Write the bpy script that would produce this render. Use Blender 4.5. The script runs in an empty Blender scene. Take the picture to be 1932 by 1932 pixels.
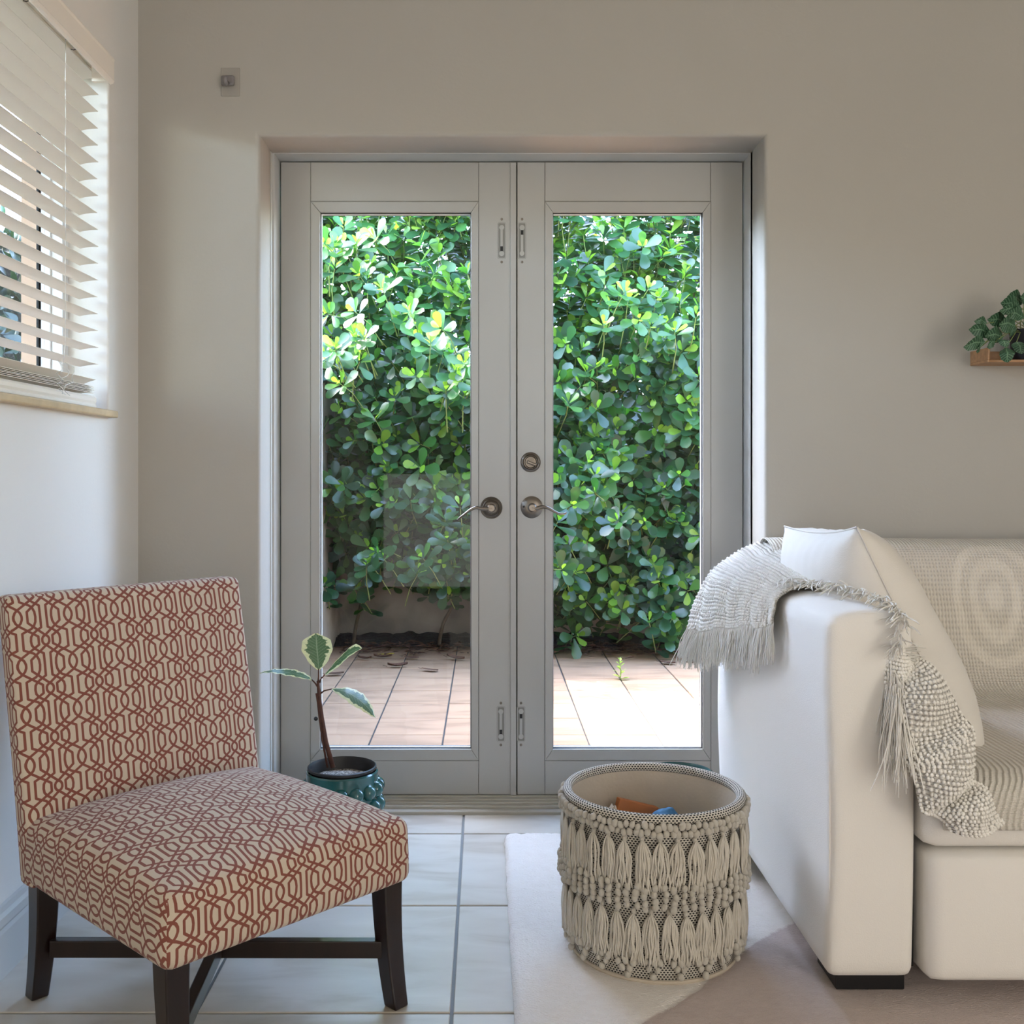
import bpy, bmesh, math, random
import numpy as np
from mathutils import Vector, Matrix, noise as mnoise

random.seed(7); rng = np.random.default_rng(7)
S = bpy.context.scene
COL = S.collection
PI = math.pi
rad = math.radians

# ------------------------------------------------------------------ camera
cam_d = bpy.data.cameras.new('camera')
cam_d.sensor_width = 36.0
cam_d.lens = 36.0 * 1950 / 1932
cam_d.clip_start = 0.05
cam = bpy.data.objects.new('camera', cam_d)
COL.objects.link(cam)
cam.location = (0.0, 0.0, 1.07)
cam.rotation_euler = (PI/2, 0, 0)
cam_d.shift_x = (966-915)/1932; cam_d.shift_y = (890-966)/1932      # vanishing point of the room's depth lines
S.camera = cam

# ------------------------------------------------------------------ world, sun, room light, exposure
w = bpy.data.worlds.new('world'); S.world = w; w.use_nodes = True
wn = w.node_tree; wn.nodes.clear()
sky = wn.nodes.new('ShaderNodeTexSky'); sky.sky_type = 'NISHITA'; sky.sun_disc = False
sky.sun_elevation = rad(50); sky.sun_rotation = rad(-76); sky.air_density = 1.0; sky.dust_density = 1.6; sky.ozone_density = 1.5
bg = wn.nodes.new('ShaderNodeBackground'); bg.inputs['Strength'].default_value = 5.2
wo = wn.nodes.new('ShaderNodeOutputWorld')
wn.links.new(sky.outputs[0], bg.inputs['Color']); wn.links.new(bg.outputs[0], wo.inputs['Surface'])

SUN_FROM = Vector((-1.0, 0.26, 1.25)).normalized()
sd = bpy.data.lights.new('sun', 'SUN'); sd.energy = 24.0; sd.angle = rad(0.55); sd.color = (1.0, 0.95, 0.86)
sun = bpy.data.objects.new('sun', sd); COL.objects.link(sun)
sun.rotation_euler = SUN_FROM.to_track_quat('Z', 'Y').to_euler()
sun.location = (-6, 8, 9)

def area(name, loc, target, sx, sy, power, color):
    d = bpy.data.lights.new(name, 'AREA'); d.shape = 'RECTANGLE'; d.size = sx; d.size_y = sy
    d.energy = power; d.color = color
    o = bpy.data.objects.new(name, d); COL.objects.link(o); o.location = loc
    o.rotation_euler = (Vector(loc) - Vector(target)).to_track_quat('Z', 'Y').to_euler()
    return o
# fill lamps added behind the camera and to its right, without real openings
area('side_fill_light', (3.55, -1.0, 1.5), (0.0, 0.2, 1.2), 2.6, 1.7, 18, (1.0, 0.96, 0.91))
area('rear_fill_light', (2.75, -2.5, 1.25), (1.6, 2.0, 1.0), 1.6, 2.1, 50, (1.0, 0.955, 0.89))
area('rear_center_fill_light', (0.23, -2.5, 1.2), (0.23, 2.0, 1.1), 0.62, 2.0, 15, (1.0, 0.955, 0.89))
area('rear_low_fill_light', (-0.50, -2.5, 0.55), (-0.50, 2.0, 0.55), 0.8, 1.0, 4, (1.0, 0.97, 0.93))  # added low panel, gives the faint reflection in the left pane
# portals: tell the renderer where the daylight comes in
def portal(name, loc, target, sx, sy):
    o = area(name, loc, target, sx, sy, 1, (1, 1, 1)); o.data.cycles.is_portal = True
S.view_settings.view_transform = 'Standard'; S.view_settings.look = 'None'
S.view_settings.exposure = 0.30; S.view_settings.gamma = 1.0; S.view_settings.use_curve_mapping = False
S.cycles.use_denoising = True
S.cycles.max_bounces = 10; S.cycles.diffuse_bounces = 5; S.cycles.glossy_bounces = 4
S.cycles.transparent_max_bounces = 16; S.cycles.transmission_bounces = 6
S.cycles.sample_clamp_indirect = 6.0
S.cycles.caustics_reflective = False; S.cycles.caustics_refractive = False

# ------------------------------------------------------------------ helpers: objects
def tag(o, label=None, cat=None, group=None, kind=None):
    if label: o['label'] = label
    if cat: o['category'] = cat
    if group: o['group'] = group
    if kind: o['kind'] = kind
    return o
def empty(name, loc=(0, 0, 0), rotz=0.0, label=None, cat=None, group=None, kind=None):
    o = bpy.data.objects.new(name, None); COL.objects.link(o)
    o.location = loc; o.rotation_euler = (0, 0, rotz); o.empty_display_size = 0.05
    return tag(o, label, cat, group, kind)
def link(name, me, parent=None, m=None, loc=None, rot=None, scale=None):
    o = bpy.data.objects.new(name, me); COL.objects.link(o)
    if m is not None and not me.materials: me.materials.append(m)
    if parent: o.parent = parent
    if loc is not None: o.location = loc
    if rot is not None: o.rotation_euler = rot
    if scale is not None: o.scale = scale
    return o
def bevel(o, wdt, seg=2):
    b = o.modifiers.new('bevel', 'BEVEL'); b.width = wdt; b.segments = seg; b.limit_method = 'ANGLE'; b.angle_limit = rad(40)
    return o
def subsurf(o, n=1):
    b = o.modifiers.new('subsurf', 'SUBSURF'); b.levels = n; b.render_levels = n
    return o

class MB:
    """collects verts and faces of one mesh"""
    def __init__(self): self.v = []; self.f = []; self.mi = []
    def add(self, vs, fs, mi=0):
        k = len(self.v); self.v.extend([tuple(p) for p in vs])
        self.f.extend([tuple(i + k for i in f) for f in fs]); self.mi.extend([mi] * len(fs)); return self
    def box(self, x0, x1, y0, y1, z0, z1, mi=0):
        return self.add([(x0,y0,z0),(x1,y0,z0),(x1,y1,z0),(x0,y1,z0),(x0,y0,z1),(x1,y0,z1),(x1,y1,z1),(x0,y1,z1)],
                 [(0,3,2,1),(4,5,6,7),(0,1,5,4),(1,2,6,5),(2,3,7,6),(3,0,4,7)], mi)
    def prism(self, poly, axis, a, b, mi=0):
        """poly: 2D points (other two axes in order), extruded along axis from a to b"""
        n = len(poly)
        def P(p, t):
            if axis == 0: return (t, p[0], p[1])
            if axis == 1: return (p[0], t, p[1])
            return (p[0], p[1], t)
        vs = [P(p, a) for p in poly] + [P(p, b) for p in poly]
        fs = [(i, (i+1) % n, n + (i+1) % n, n + i) for i in range(n)] + [tuple(range(n))[::-1], tuple(range(n, 2*n))]
        return self.add(vs, fs, mi)
    def tube(self, pts, rr, n=8, cap=True, flat=1.0, mi=0, up=(0,0,1)):
        pts = [Vector(p) for p in pts]; m = len(pts)
        if not hasattr(rr, '__len__'): rr = [rr] * m
        vs = []
        prev = None
        for i, p in enumerate(pts):
            t = (pts[min(i+1, m-1)] - pts[max(i-1, 0)])
            if t.length < 1e-9: t = Vector((0,0,1))
            t.normalize()
            if prev is None:
                a = t.cross(Vector(up))
                if a.length < 1e-3: a = t.cross(Vector((1,0,0)))
            else:
                a = prev - t * prev.dot(t)
                if a.length < 1e-6: a = t.orthogonal()
            a.normalize(); prev = a; b = t.cross(a)
            for k in range(n):
                th = 2*PI*k/n
                vs.append(p + a * math.cos(th) * rr[i] + b * math.sin(th) * rr[i] * flat)
        fs = []
        for i in range(m-1):
            for k in range(n):
                fs.append((i*n+k, i*n+(k+1) % n, (i+1)*n+(k+1) % n, (i+1)*n+k))
        if cap: fs += [tuple(range(n))[::-1], tuple(range((m-1)*n, m*n))]
        return self.add(vs, fs, mi)
    def lathe(self, prof, n=48, c=(0,0,0), axis='z', cap0=False, cap1=False, mi=0):
        """prof: (r, h)"""
        vs = []
        for r, h in prof:
            for k in range(n):
                th = 2*PI*k/n; a, b = r*math.cos(th), r*math.sin(th)
                vs.append((c[0]+a, c[1]+b, c[2]+h) if axis == 'z' else ((c[0]+a, c[1]+h, c[2]+b) if axis == 'y' else (c[0]+h, c[1]+a, c[2]+b)))
        fs = []
        for i in range(len(prof)-1):
            for k in range(n): fs.append((i*n+k, i*n+(k+1) % n, (i+1)*n+(k+1) % n, (i+1)*n+k))
        if cap0: fs.append(tuple(range(n))[::-1])
        if cap1: fs.append(tuple(range((len(prof)-1)*n, len(prof)*n)))
        return self.add(vs, fs, mi)
    def sphere(self, c, r, nu=8, nv=5, sq=(1,1,1), mi=0):
        vs = [(c[0], c[1], c[2]+r*sq[2])]
        for j in range(1, nv):
            ph = PI*j/nv
            for k in range(nu):
                th = 2*PI*k/nu
                vs.append((c[0]+r*sq[0]*math.sin(ph)*math.cos(th), c[1]+r*sq[1]*math.sin(ph)*math.sin(th), c[2]+r*sq[2]*math.cos(ph)))
        vs.append((c[0], c[1], c[2]-r*sq[2]))
        fs = [(0, 1+k, 1+(k+1) % nu) for k in range(nu)]
        for j in range(nv-2):
            for k in range(nu): fs.append((1+j*nu+k, 1+(j+1)*nu+k, 1+(j+1)*nu+(k+1) % nu, 1+j*nu+(k+1) % nu))
        e = len(vs)-1; q = 1+(nv-2)*nu
        fs += [(e, q+(k+1) % nu, q+k) for k in range(nu)]
        return self.add(vs, fs, mi)
    def grid(self, fn, nu, nv, mi=0, closed_u=False):
        vs = [fn(i/nu, j/nv) for j in range(nv+1) for i in range(nu+1)]
        fs = [(j*(nu+1)+i, j*(nu+1)+i+1, (j+1)*(nu+1)+i+1, (j+1)*(nu+1)+i) for j in range(nv) for i in range(nu)]
        return self.add(vs, fs, mi)
    def mesh(self, name, mats=None, smooth=False, fixn=True):
        me = bpy.data.meshes.new(name); me.from_pydata(self.v, [], self.f); 
        if mats is not None:
            for m in (mats if isinstance(mats, (list, tuple)) else [mats]): me.materials.append(m)
            if any(self.mi): me.polygons.foreach_set('material_index', self.mi)
        if fixn:
            bm = bmesh.new(); bm.from_mesh(me); bmesh.ops.recalc_face_normals(bm, faces=bm.faces); bm.to_mesh(me); bm.free()
        if smooth:
            me.polygons.foreach_set('use_smooth', [True]*len(me.polygons))
            if smooth != 'all':
                try: me.set_sharp_from_angle(angle=rad(35))
                except Exception: pass
        me.update(); return me
    def build(self, name, mats, parent=None, smooth=False, fixn=True):
        return link(name, self.mesh(name, mats, smooth, fixn), parent)

def rounded_box(sx, sy, sz, r, cuts=(10,10,10), deform=None, uvfn=None):
    """box centred at the origin with rounded edges; returns mesh"""
    nx, ny, nz = cuts
    bm = bmesh.new(); vmap = {}
    def V(i, j, k):
        key = (i, j, k)
        if key not in vmap:
            # spacing denser at the edges so that the rounding has vertices
            def c(t, n, s):
                u = 2*t/n - 1
                u = math.sin(u*PI/2)*0.45 + u*0.55
                return u*s/2
            p = Vector((c(i, nx, sx), c(j, ny, sy), c(k, nz, sz)))
            q = Vector((max(-sx/2+r, min(sx/2-r, p.x)), max(-sy/2+r, min(sy/2-r, p.y)), max(-sz/2+r, min(sz/2-r, p.z))))
            d = p - q
            if d.length > 1e-9: p = q + d.normalized()*r
            if deform: p = Vector(deform(p))
            vmap[key] = bm.verts.new(p)
        return vmap[key]
    for i in range(nx):
        for j in range(ny):
            bm.faces.new((V(i,j,0), V(i,j+1,0), V(i+1,j+1,0), V(i+1,j,0)))
            bm.faces.new((V(i,j,nz), V(i+1,j,nz), V(i+1,j+1,nz), V(i,j+1,nz)))
    for i in range(nx):
        for k in range(nz):
            bm.faces.new((V(i,0,k), V(i+1,0,k), V(i+1,0,k+1), V(i,0,k+1)))
            bm.faces.new((V(i,ny,k), V(i,ny,k+1), V(i+1,ny,k+1), V(i+1,ny,k)))
    for j in range(ny):
        for k in range(nz):
            bm.faces.new((V(0,j,k), V(0,j,k+1), V(0,j+1,k+1), V(0,j+1,k)))
            bm.faces.new((V(nx,j,k), V(nx,j+1,k), V(nx,j+1,k+1), V(nx,j,k+1)))
    bm.normal_update()
    for f in bm.faces: f.smooth = True
    if uvfn:
        uv = bm.loops.layers.uv.new('UVMap')
        for f in bm.faces:
            for l in f.loops: l[uv].uv = uvfn(l.vert.co, l.vert.normal, f.normal)
    me = bpy.data.meshes.new('rounded'); bm.to_mesh(me); bm.free(); return me

# ------------------------------------------------------------------ helpers: materials
def newmat(name):
    m = bpy.data.materials.new(name); m.use_nodes = True; t = m.node_tree
    return m, t, t.nodes['Principled BSDF'], t.nodes['Material Output']
def N(t, kind, **kw):
    n = t.nodes.new(kind)
    for k, v in kw.items(): setattr(n, k, v)
    return n
def srgb(r, g, b):
    f = lambda c: (c/255/12.92) if c/255 <= 0.04045 else ((c/255+0.055)/1.055)**2.4
    return (f(r), f(g), f(b), 1.0)
def mat(name, col, rough=0.6, metal=0.0, var=0.0, vscale=3.0, bump=0.0, bscale=60.0, spec=0.5, coat=0.0, sheen=0.0, col2=None, detail=4.0, stretch=None, bdist=0.002):
    m, t, p, out = newmat(name)
    p.inputs['Roughness'].default_value = rough; p.inputs['Metallic'].default_value = metal
    p.inputs['Specular IOR Level'].default_value = spec
    if coat: p.inputs['Coat Weight'].default_value = coat; p.inputs['Coat Roughness'].default_value = 0.08
    if sheen: p.inputs['Sheen Weight'].default_value = sheen
    p.inputs['Base Color'].default_value = col
    tc = N(t, 'ShaderNodeTexCoord'); src = tc.outputs['Object']
    if stretch:
        mp = N(t, 'ShaderNodeMapping'); mp.inputs['Scale'].default_value = stretch; t.links.new(src, mp.inputs[0]); src = mp.outputs[0]
    if var or col2:
        nz = N(t, 'ShaderNodeTexNoise'); nz.inputs['Scale'].default_value = vscale; nz.inputs['Detail'].default_value = detail
        t.links.new(src, nz.inputs['Vector'])
        mx = N(t, 'ShaderNodeMix', data_type='RGBA')
        c2 = col2 if col2 else tuple(max(0, c*(1-var)) for c in col[:3]) + (1,)
        mr = N(t, 'ShaderNodeMapRange'); mr.inputs[1].default_value = 0.35; mr.inputs[2].default_value = 0.68
        t.links.new(nz.outputs['Fac'], mr.inputs[0]); t.links.new(mr.outputs[0], mx.inputs[0])
        mx.inputs[6].default_value = col; mx.inputs[7].default_value = c2
        t.links.new(mx.outputs[2], p.inputs['Base Color'])
    if bump:
        nb = N(t, 'ShaderNodeTexNoise'); nb.inputs['Scale'].default_value = bscale; nb.inputs['Detail'].default_value = 6
        t.links.new(src, nb.inputs['Vector'])
        b = N(t, 'ShaderNodeBump'); b.inputs['Strength'].default_value = bump; b.inputs['Distance'].default_value = bdist
        t.links.new(nb.outputs['Fac'], b.inputs['Height']); t.links.new(b.outputs[0], p.inputs['Normal'])
    return m

M = {}
M['wall'] = mat('wall_paint_shaded', (0.45, 0.425, 0.38, 1), 0.75, var=0.05, vscale=1.1, bump=0.25, bscale=90, spec=0.3)  # back wall copy of the room paint, darkened for its shade
M['wall_lit'] = mat('wall_paint_lit', (0.78, 0.755, 0.71, 1), 0.7, var=0.04, vscale=1.3, bump=0.25, bscale=90, spec=0.3)  # same room paint, lightened for the light it catches
M['ceiling'] = mat('ceiling_paint', (0.78, 0.77, 0.74, 1), 0.8)
M['trim'] = mat('trim_paint', (0.54, 0.54, 0.52, 1), 0.42, var=0.05, vscale=2.5, bump=0.08, bscale=40)
M['door'] = mat('door_paint', (0.44, 0.43, 0.405, 1), 0.4, var=0.05, vscale=2.0, bump=0.05, bscale=30)
M['gapline'] = mat('fine_gap_line', (0.24, 0.235, 0.215, 1), 0.8)
M['seam'] = mat('seam_shadow_gap', (0.05, 0.05, 0.05, 1), 0.9)
M['thresh'] = mat('threshold_paint', (0.50, 0.475, 0.41, 1), 0.5, var=0.15, vscale=6, bump=0.1)
M['grout'] = mat('grout', (0.22, 0.23, 0.23, 1), 0.9, bump=0.4, bscale=200)
M['black'] = mat('black_rubber', (0.006, 0.006, 0.006, 1), 0.6)
M['nickel'] = mat('brushed_nickel', (0.235, 0.205, 0.175, 1), 0.34, metal=1.0, var=0.2, vscale=30)
M['slat'] = mat('blind_slat', (0.88, 0.82, 0.73, 1), 0.45, var=0.03, vscale=5)
M['cord'] = mat('blind_cord', (0.80, 0.80, 0.78, 1), 0.8)
M['sill'] = mat('sill_stone', (0.60, 0.45, 0.26, 1), 0.45, var=0.2, vscale=18, bump=0.1)
M['vinyl'] = mat('window_vinyl', (0.78, 0.79, 0.80, 1), 0.4)
M['peach'] = mat('peach_stucco', (0.80, 0.56, 0.40, 1), 0.9, var=0.1, vscale=8, bump=0.4, bscale=60)
M['darkwood'] = mat('espresso_wood', (0.014, 0.005, 0.004, 1), 0.32, var=0.5, vscale=4, stretch=(12, 12, 1.2), coat=0.25)
M['teal'] = mat('teal_glaze', (0.012, 0.11, 0.115, 1), 0.16, var=0.35, vscale=14, coat=0.6)
M['nursery'] = mat('nursery_pot_plastic', (0.012, 0.012, 0.013, 1), 0.5)
M['soil'] = mat('potting_soil', (0.03, 0.02, 0.015, 1), 0.95, col2=(0.48, 0.44, 0.38, 1), vscale=190, bump=1.0, bscale=120, detail=2)
M['stem'] = mat('brown_stem', (0.10, 0.035, 0.02, 1), 0.6, var=0.4, vscale=60)
M['sofa'] = mat('cream_weave', (0.80, 0.765, 0.71, 1), 0.85, var=0.03, vscale=2, bump=0.35, bscale=420, sheen=0.25, spec=0.2)
M['pillow'] = mat('pillow_linen', (0.76, 0.72, 0.66, 1), 0.8, var=0.04, vscale=3, bump=0.35, bscale=160, sheen=0.2, spec=0.2, stretch=(1, 1, 6))
M['piping'] = mat('pillow_piping', (0.72, 0.68, 0.62, 1), 0.85)
M['blackfoot'] = mat('black_foot', (0.008, 0.008, 0.009, 1), 0.35)
M['yarn'] = mat('natural_yarn', (0.66, 0.61, 0.52, 1), 0.9, var=0.18, vscale=25, bump=0.6, bscale=700, sheen=0.3, spec=0.15)
M['fringe'] = mat('cream_fringe', (0.88, 0.85, 0.79, 1), 0.9, var=0.10, vscale=30, sheen=0.3, spec=0.15)
M['lining'] = mat('basket_lining', (0.55, 0.47, 0.37, 1), 0.9, var=0.10, vscale=9, bump=0.3, bscale=120)
M['bluecloth'] = mat('blue_ribbed_fabric', (0.05, 0.17, 0.32, 1), 0.8, bump=0.5, bscale=200)
M['orangebox'] = mat('orange_card', (0.50, 0.17, 0.05, 1), 0.7, var=0.2, vscale=12)
M['shelfwood'] = mat('pine_shelf', (0.46, 0.25, 0.12, 1), 0.5, var=0.3, vscale=5, stretch=(2, 14, 14))
M['blackpot'] = mat('black_pot', (0.008, 0.008, 0.012, 1), 0.4)
M['clear'] = mat('clear_adhesive_plate', (0.36, 0.335, 0.30, 1), 0.22)
M['hookplastic'] = mat('hook_smoked_plastic', (0.22, 0.20, 0.20, 1), 0.2)
M['patiowall'] = mat('patio_stucco', (0.42, 0.37, 0.31, 1), 0.95, col2=(0.14, 0.12, 0.10, 1), vscale=1.8, bump=0.6, bscale=40)
M['soilbed'] = mat('dark_bed_soil', (0.012, 0.011, 0.010, 1), 0.95, bump=1.0, bscale=40, bdist=0.02)
M['bark'] = mat('hedge_bark', (0.10, 0.07, 0.045, 1), 0.9, var=0.4, vscale=20, bump=0.6)
M['twig'] = mat('green_twig', (0.22, 0.28, 0.08, 1), 0.6, var=0.3, vscale=10)
M['deadleaf'] = mat('dead_leaf_brown', (0.13, 0.055, 0.03, 1), 0.8, var=0.6, vscale=14)
M['yellowleaf'] = mat('fallen_leaf_yellow', (0.65, 0.48, 0.03, 1), 0.6)
M['roof'] = mat('eave_stucco', (0.75, 0.70, 0.62, 1), 0.9)
M['lawn'] = mat('outer_ground', (0.12, 0.14, 0.06, 1), 0.95, var=0.5, vscale=3)

def glass_mat(name, tint=(1, 1, 1, 1), refl=1.0):
    m, t, p, out = newmat(name); t.nodes.remove(p)
    fr = N(t, 'ShaderNodeFresnel'); fr.inputs[0].default_value = 1.45
    gl = N(t, 'ShaderNodeBsdfGlossy'); gl.inputs['Roughness'].default_value = 0.01
    tr = N(t, 'ShaderNodeBsdfTransparent'); tr.inputs[0].default_value = tint
    mx = N(t, 'ShaderNodeMixShader'); t.links.new(fr.outputs[0], mx.inputs[0]); t.links.new(tr.outputs[0], mx.inputs[1]); t.links.new(gl.outputs[0], mx.inputs[2])
    t.links.new(mx.outputs[0], out.inputs[0]); return m
M['glass'] = glass_mat('clear_glass', (0.96, 0.98, 0.97, 1))

def tile_mat(name, c1, c2, c3, rough, sc=5.0, coat=0.0):
    m, t, p, out = newmat(name)
    tc = N(t, 'ShaderNodeTexCoord'); geo = N(t, 'ShaderNodeObjectInfo')
    add = N(t, 'ShaderNodeVectorMath', operation='ADD'); mul = N(t, 'ShaderNodeVectorMath', operation='SCALE'); mul.inputs['Scale'].default_value = 1.0
    cmb = N(t, 'ShaderNodeCombineXYZ')
    k = N(t, 'ShaderNodeMath', operation='MULTIPLY'); k.inputs[1].default_value = 37.0
    t.links.new(geo.outputs['Random'], k.inputs[0]); t.links.new(k.outputs[0], cmb.inputs[0]); t.links.new(k.outputs[0], cmb.inputs[2])
    t.links.new(tc.outputs['Object'], add.inputs[0]); t.links.new(cmb.outputs[0], add.inputs[1])
    n1 = N(t, 'ShaderNodeTexNoise'); n1.inputs['Scale'].default_value = sc; n1.inputs['Detail'].default_value = 7; n1.inputs['Distortion'].default_value = 0.8
    mp = N(t, 'ShaderNodeMapping'); mp.inputs['Scale'].default_value = (0.6, 1.8, 1)
    t.links.new(add.outputs[0], mp.inputs[0]); t.links.new(mp.outputs[0], n1.inputs['Vector'])
    cr = N(t, 'ShaderNodeValToRGB'); e = cr.color_ramp.elements
    e[0].position = 0.32; e[0].color = c3; e[1].position = 0.70; e[1].color = c1
    x = cr.color_ramp.elements.new(0.5); x.color = c2
    t.links.new(n1.outputs['Fac'], cr.inputs[0])
    hv = N(t, 'ShaderNodeHueSaturation'); mr = N(t, 'ShaderNodeMapRange'); mr.inputs[3].default_value = 0.93; mr.inputs[4].default_value = 1.05
    t.links.new(geo.outputs['Random'], mr.inputs[0]); t.links.new(mr.outputs[0], hv.inputs['Value']); t.links.new(cr.outputs[0], hv.inputs['Color'])
    t.links.new(hv.outputs[0], p.inputs['Base Color'])
    p.inputs['Roughness'].default_value = rough
    b = N(t, 'ShaderNodeBump'); b.inputs['Strength'].default_value = 0.12; b.inputs['Distance'].default_value = 0.003
    t.links.new(n1.outputs['Fac'], b.inputs['Height']); t.links.new(b.outputs[0], p.inputs['Normal'])
    return m
M['floortile'] = tile_mat('floor_tile_ceramic', (0.60, 0.565, 0.50, 1), (0.54, 0.50, 0.435, 1), (0.43, 0.38, 0.31, 1), 0.30)
M['patiotile'] = tile_mat('patio_tile_clay', (0.36, 0.225, 0.135, 1), (0.33, 0.20, 0.12, 1), (0.235, 0.14, 0.082, 1), 0.85, 4.0)

def leaf_mat(name, front, trans, mixf=0.35, rough=0.32, islands=True):
    m, t, p, out = newmat(name)
    if islands:
        r = N(t, 'ShaderNodeNewGeometry').outputs['Random Per Island']
        r2 = N(t, 'ShaderNodeObjectInfo').outputs['Random']
        ad = N(t, 'ShaderNodeMath', operation='ADD'); t.links.new(r, ad.inputs[0]); t.links.new(r2, ad.inputs[1])
        fr = N(t, 'ShaderNodeMath', operation='FRACT'); t.links.new(ad.outputs[0], fr.inputs[0]); rs = fr.outputs[0]
    else: rs = N(t, 'ShaderNodeObjectInfo').outputs['Random']
    hv = N(t, 'ShaderNodeHueSaturation'); hv.inputs['Color'].default_value = front
    mr = N(t, 'ShaderNodeMapRange'); mr.inputs[3].default_value = 0.65; mr.inputs[4].default_value = 1.4
    mh = N(t, 'ShaderNodeMapRange'); mh.inputs[3].default_value = 0.53; mh.inputs[4].default_value = 0.47
    t.links.new(rs, mr.inputs[0]); t.links.new(rs, mh.inputs[0]); t.links.new(mr.outputs[0], hv.inputs['Value']); t.links.new(mh.outputs[0], hv.inputs['Hue'])
    t.links.new(hv.outputs[0], p.inputs['Base Color']); p.inputs['Roughness'].default_value = rough
    tr = N(t, 'ShaderNodeBsdfTranslucent'); tr.inputs[0].default_value = trans
    mx = N(t, 'ShaderNodeMixShader'); mx.inputs[0].default_value = mixf
    t.links.new(p.outputs[0], mx.inputs[1]); t.links.new(tr.outputs[0], mx.inputs[2]); t.links.new(mx.outputs[0], out.inputs[0])
    return m
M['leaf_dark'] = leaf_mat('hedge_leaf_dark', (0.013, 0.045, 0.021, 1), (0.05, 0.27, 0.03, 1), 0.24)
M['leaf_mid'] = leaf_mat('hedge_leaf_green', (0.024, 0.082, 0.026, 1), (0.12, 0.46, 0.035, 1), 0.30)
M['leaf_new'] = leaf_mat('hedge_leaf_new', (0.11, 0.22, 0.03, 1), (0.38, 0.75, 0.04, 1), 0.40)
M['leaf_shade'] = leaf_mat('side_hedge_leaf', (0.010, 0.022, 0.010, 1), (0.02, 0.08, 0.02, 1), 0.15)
M['weed'] = leaf_mat('weed_leaf', (0.30, 0.40, 0.08, 1), (0.5, 0.7, 0.1, 1), 0.4)
def veined():
    m, t, p, out = newmat('shelf_plant_leaf'); L = t.links.new
    uv = N(t, 'ShaderNodeUVMap'); sp = N(t, 'ShaderNodeSeparateXYZ'); L(uv.outputs[0], sp.inputs[0])
    ab = N(t, 'ShaderNodeMath', operation='ABSOLUTE'); L(sp.outputs[0], ab.inputs[0])
    wv = N(t, 'ShaderNodeMath', operation='MULTIPLY_ADD'); wv.inputs[1].default_value = -0.16; L(ab.outputs[0], wv.inputs[0]); L(sp.outputs[1], wv.inputs[2])
    pg = N(t, 'ShaderNodeMath', operation='PINGPONG'); pg.inputs[1].default_value = 0.055; L(wv.outputs[0], pg.inputs[0])
    a = N(t, 'ShaderNodeMath', operation='LESS_THAN'); a.inputs[1].default_value = 0.013; L(pg.outputs[0], a.inputs[0])
    b = N(t, 'ShaderNodeMath', operation='LESS_THAN'); b.inputs[1].default_value = 0.08; L(ab.outputs[0], b.inputs[0])
    mx = N(t, 'ShaderNodeMath', operation='MAXIMUM'); L(a.outputs[0], mx.inputs[0]); L(b.outputs[0], mx.inputs[1])
    c = N(t, 'ShaderNodeMix', data_type='RGBA'); L(mx.outputs[0], c.inputs[0]); c.inputs[6].default_value = (0.022, 0.075, 0.035, 1); c.inputs[7].default_value = (0.13, 0.24, 0.14, 1)
    L(c.outputs[2], p.inputs['Base Color']); p.inputs['Roughness'].default_value = .5; return m
M['flora'] = veined()

# --- fabric print: interlaced trellis in brick red on beige
def segment_group():
    g = bpy.data.node_groups.new('segment_distance', 'ShaderNodeTree')
    for nm in ('P', 'A', 'D'): g.interface.new_socket(nm, in_out='INPUT', socket_type='NodeSocketVector')
    g.interface.new_socket('InvLen2', in_out='INPUT', socket_type='NodeSocketFloat')
    g.interface.new_socket('Min', in_out='INPUT', socket_type='NodeSocketFloat')
    g.interface.new_socket('Dist', in_out='OUTPUT', socket_type='NodeSocketFloat')
    i = g.nodes.new('NodeGroupInput'); o = g.nodes.new('NodeGroupOutput'); L = g.links.new
    s = N(g, 'ShaderNodeVectorMath', operation='SUBTRACT'); L(i.outputs['P'], s.inputs[0]); L(i.outputs['A'], s.inputs[1])
    d = N(g, 'ShaderNodeVectorMath', operation='DOT_PRODUCT'); L(s.outputs[0], d.inputs[0]); L(i.outputs['D'], d.inputs[1])
    m = N(g, 'ShaderNodeMath', operation='MULTIPLY', use_clamp=True); L(d.outputs['Value'], m.inputs[0]); L(i.outputs['InvLen2'], m.inputs[1])
    sc = N(g, 'ShaderNodeVectorMath', operation='SCALE'); L(i.outputs['D'], sc.inputs[0]); L(m.outputs[0], sc.inputs['Scale'])
    q = N(g, 'ShaderNodeVectorMath', operation='DISTANCE'); L(s.outputs[0], q.inputs[0]); L(sc.outputs[0], q.inputs[1])
    mn = N(g, 'ShaderNodeMath', operation='MINIMUM'); L(q.outputs['Value'], mn.inputs[0]); L(i.outputs['Min'], mn.inputs[1])
    L(mn.outputs[0], o.inputs['Dist']); return g
TRELLIS = [
    [(0,.105),(.315,.385),(.315,.52)],
    [(.138,-.02),(.138,.085),(.50,.335)],
    [(.44,-.02),(.44,.17),(.37,.205),(.262,.252),(.205,.305),(.167,.395),(.155,.52)],
    [(.29,-.02),(.278,.085),(.235,.15),(.15,.217),(.065,.27),(.062,.52)],
    [(.07,-.02),(.066,.035),(.045,.075),(0,.105)],
    [(.5,.335),(.452,.39),(.425,.46),(.42,.52)],
]
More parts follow.
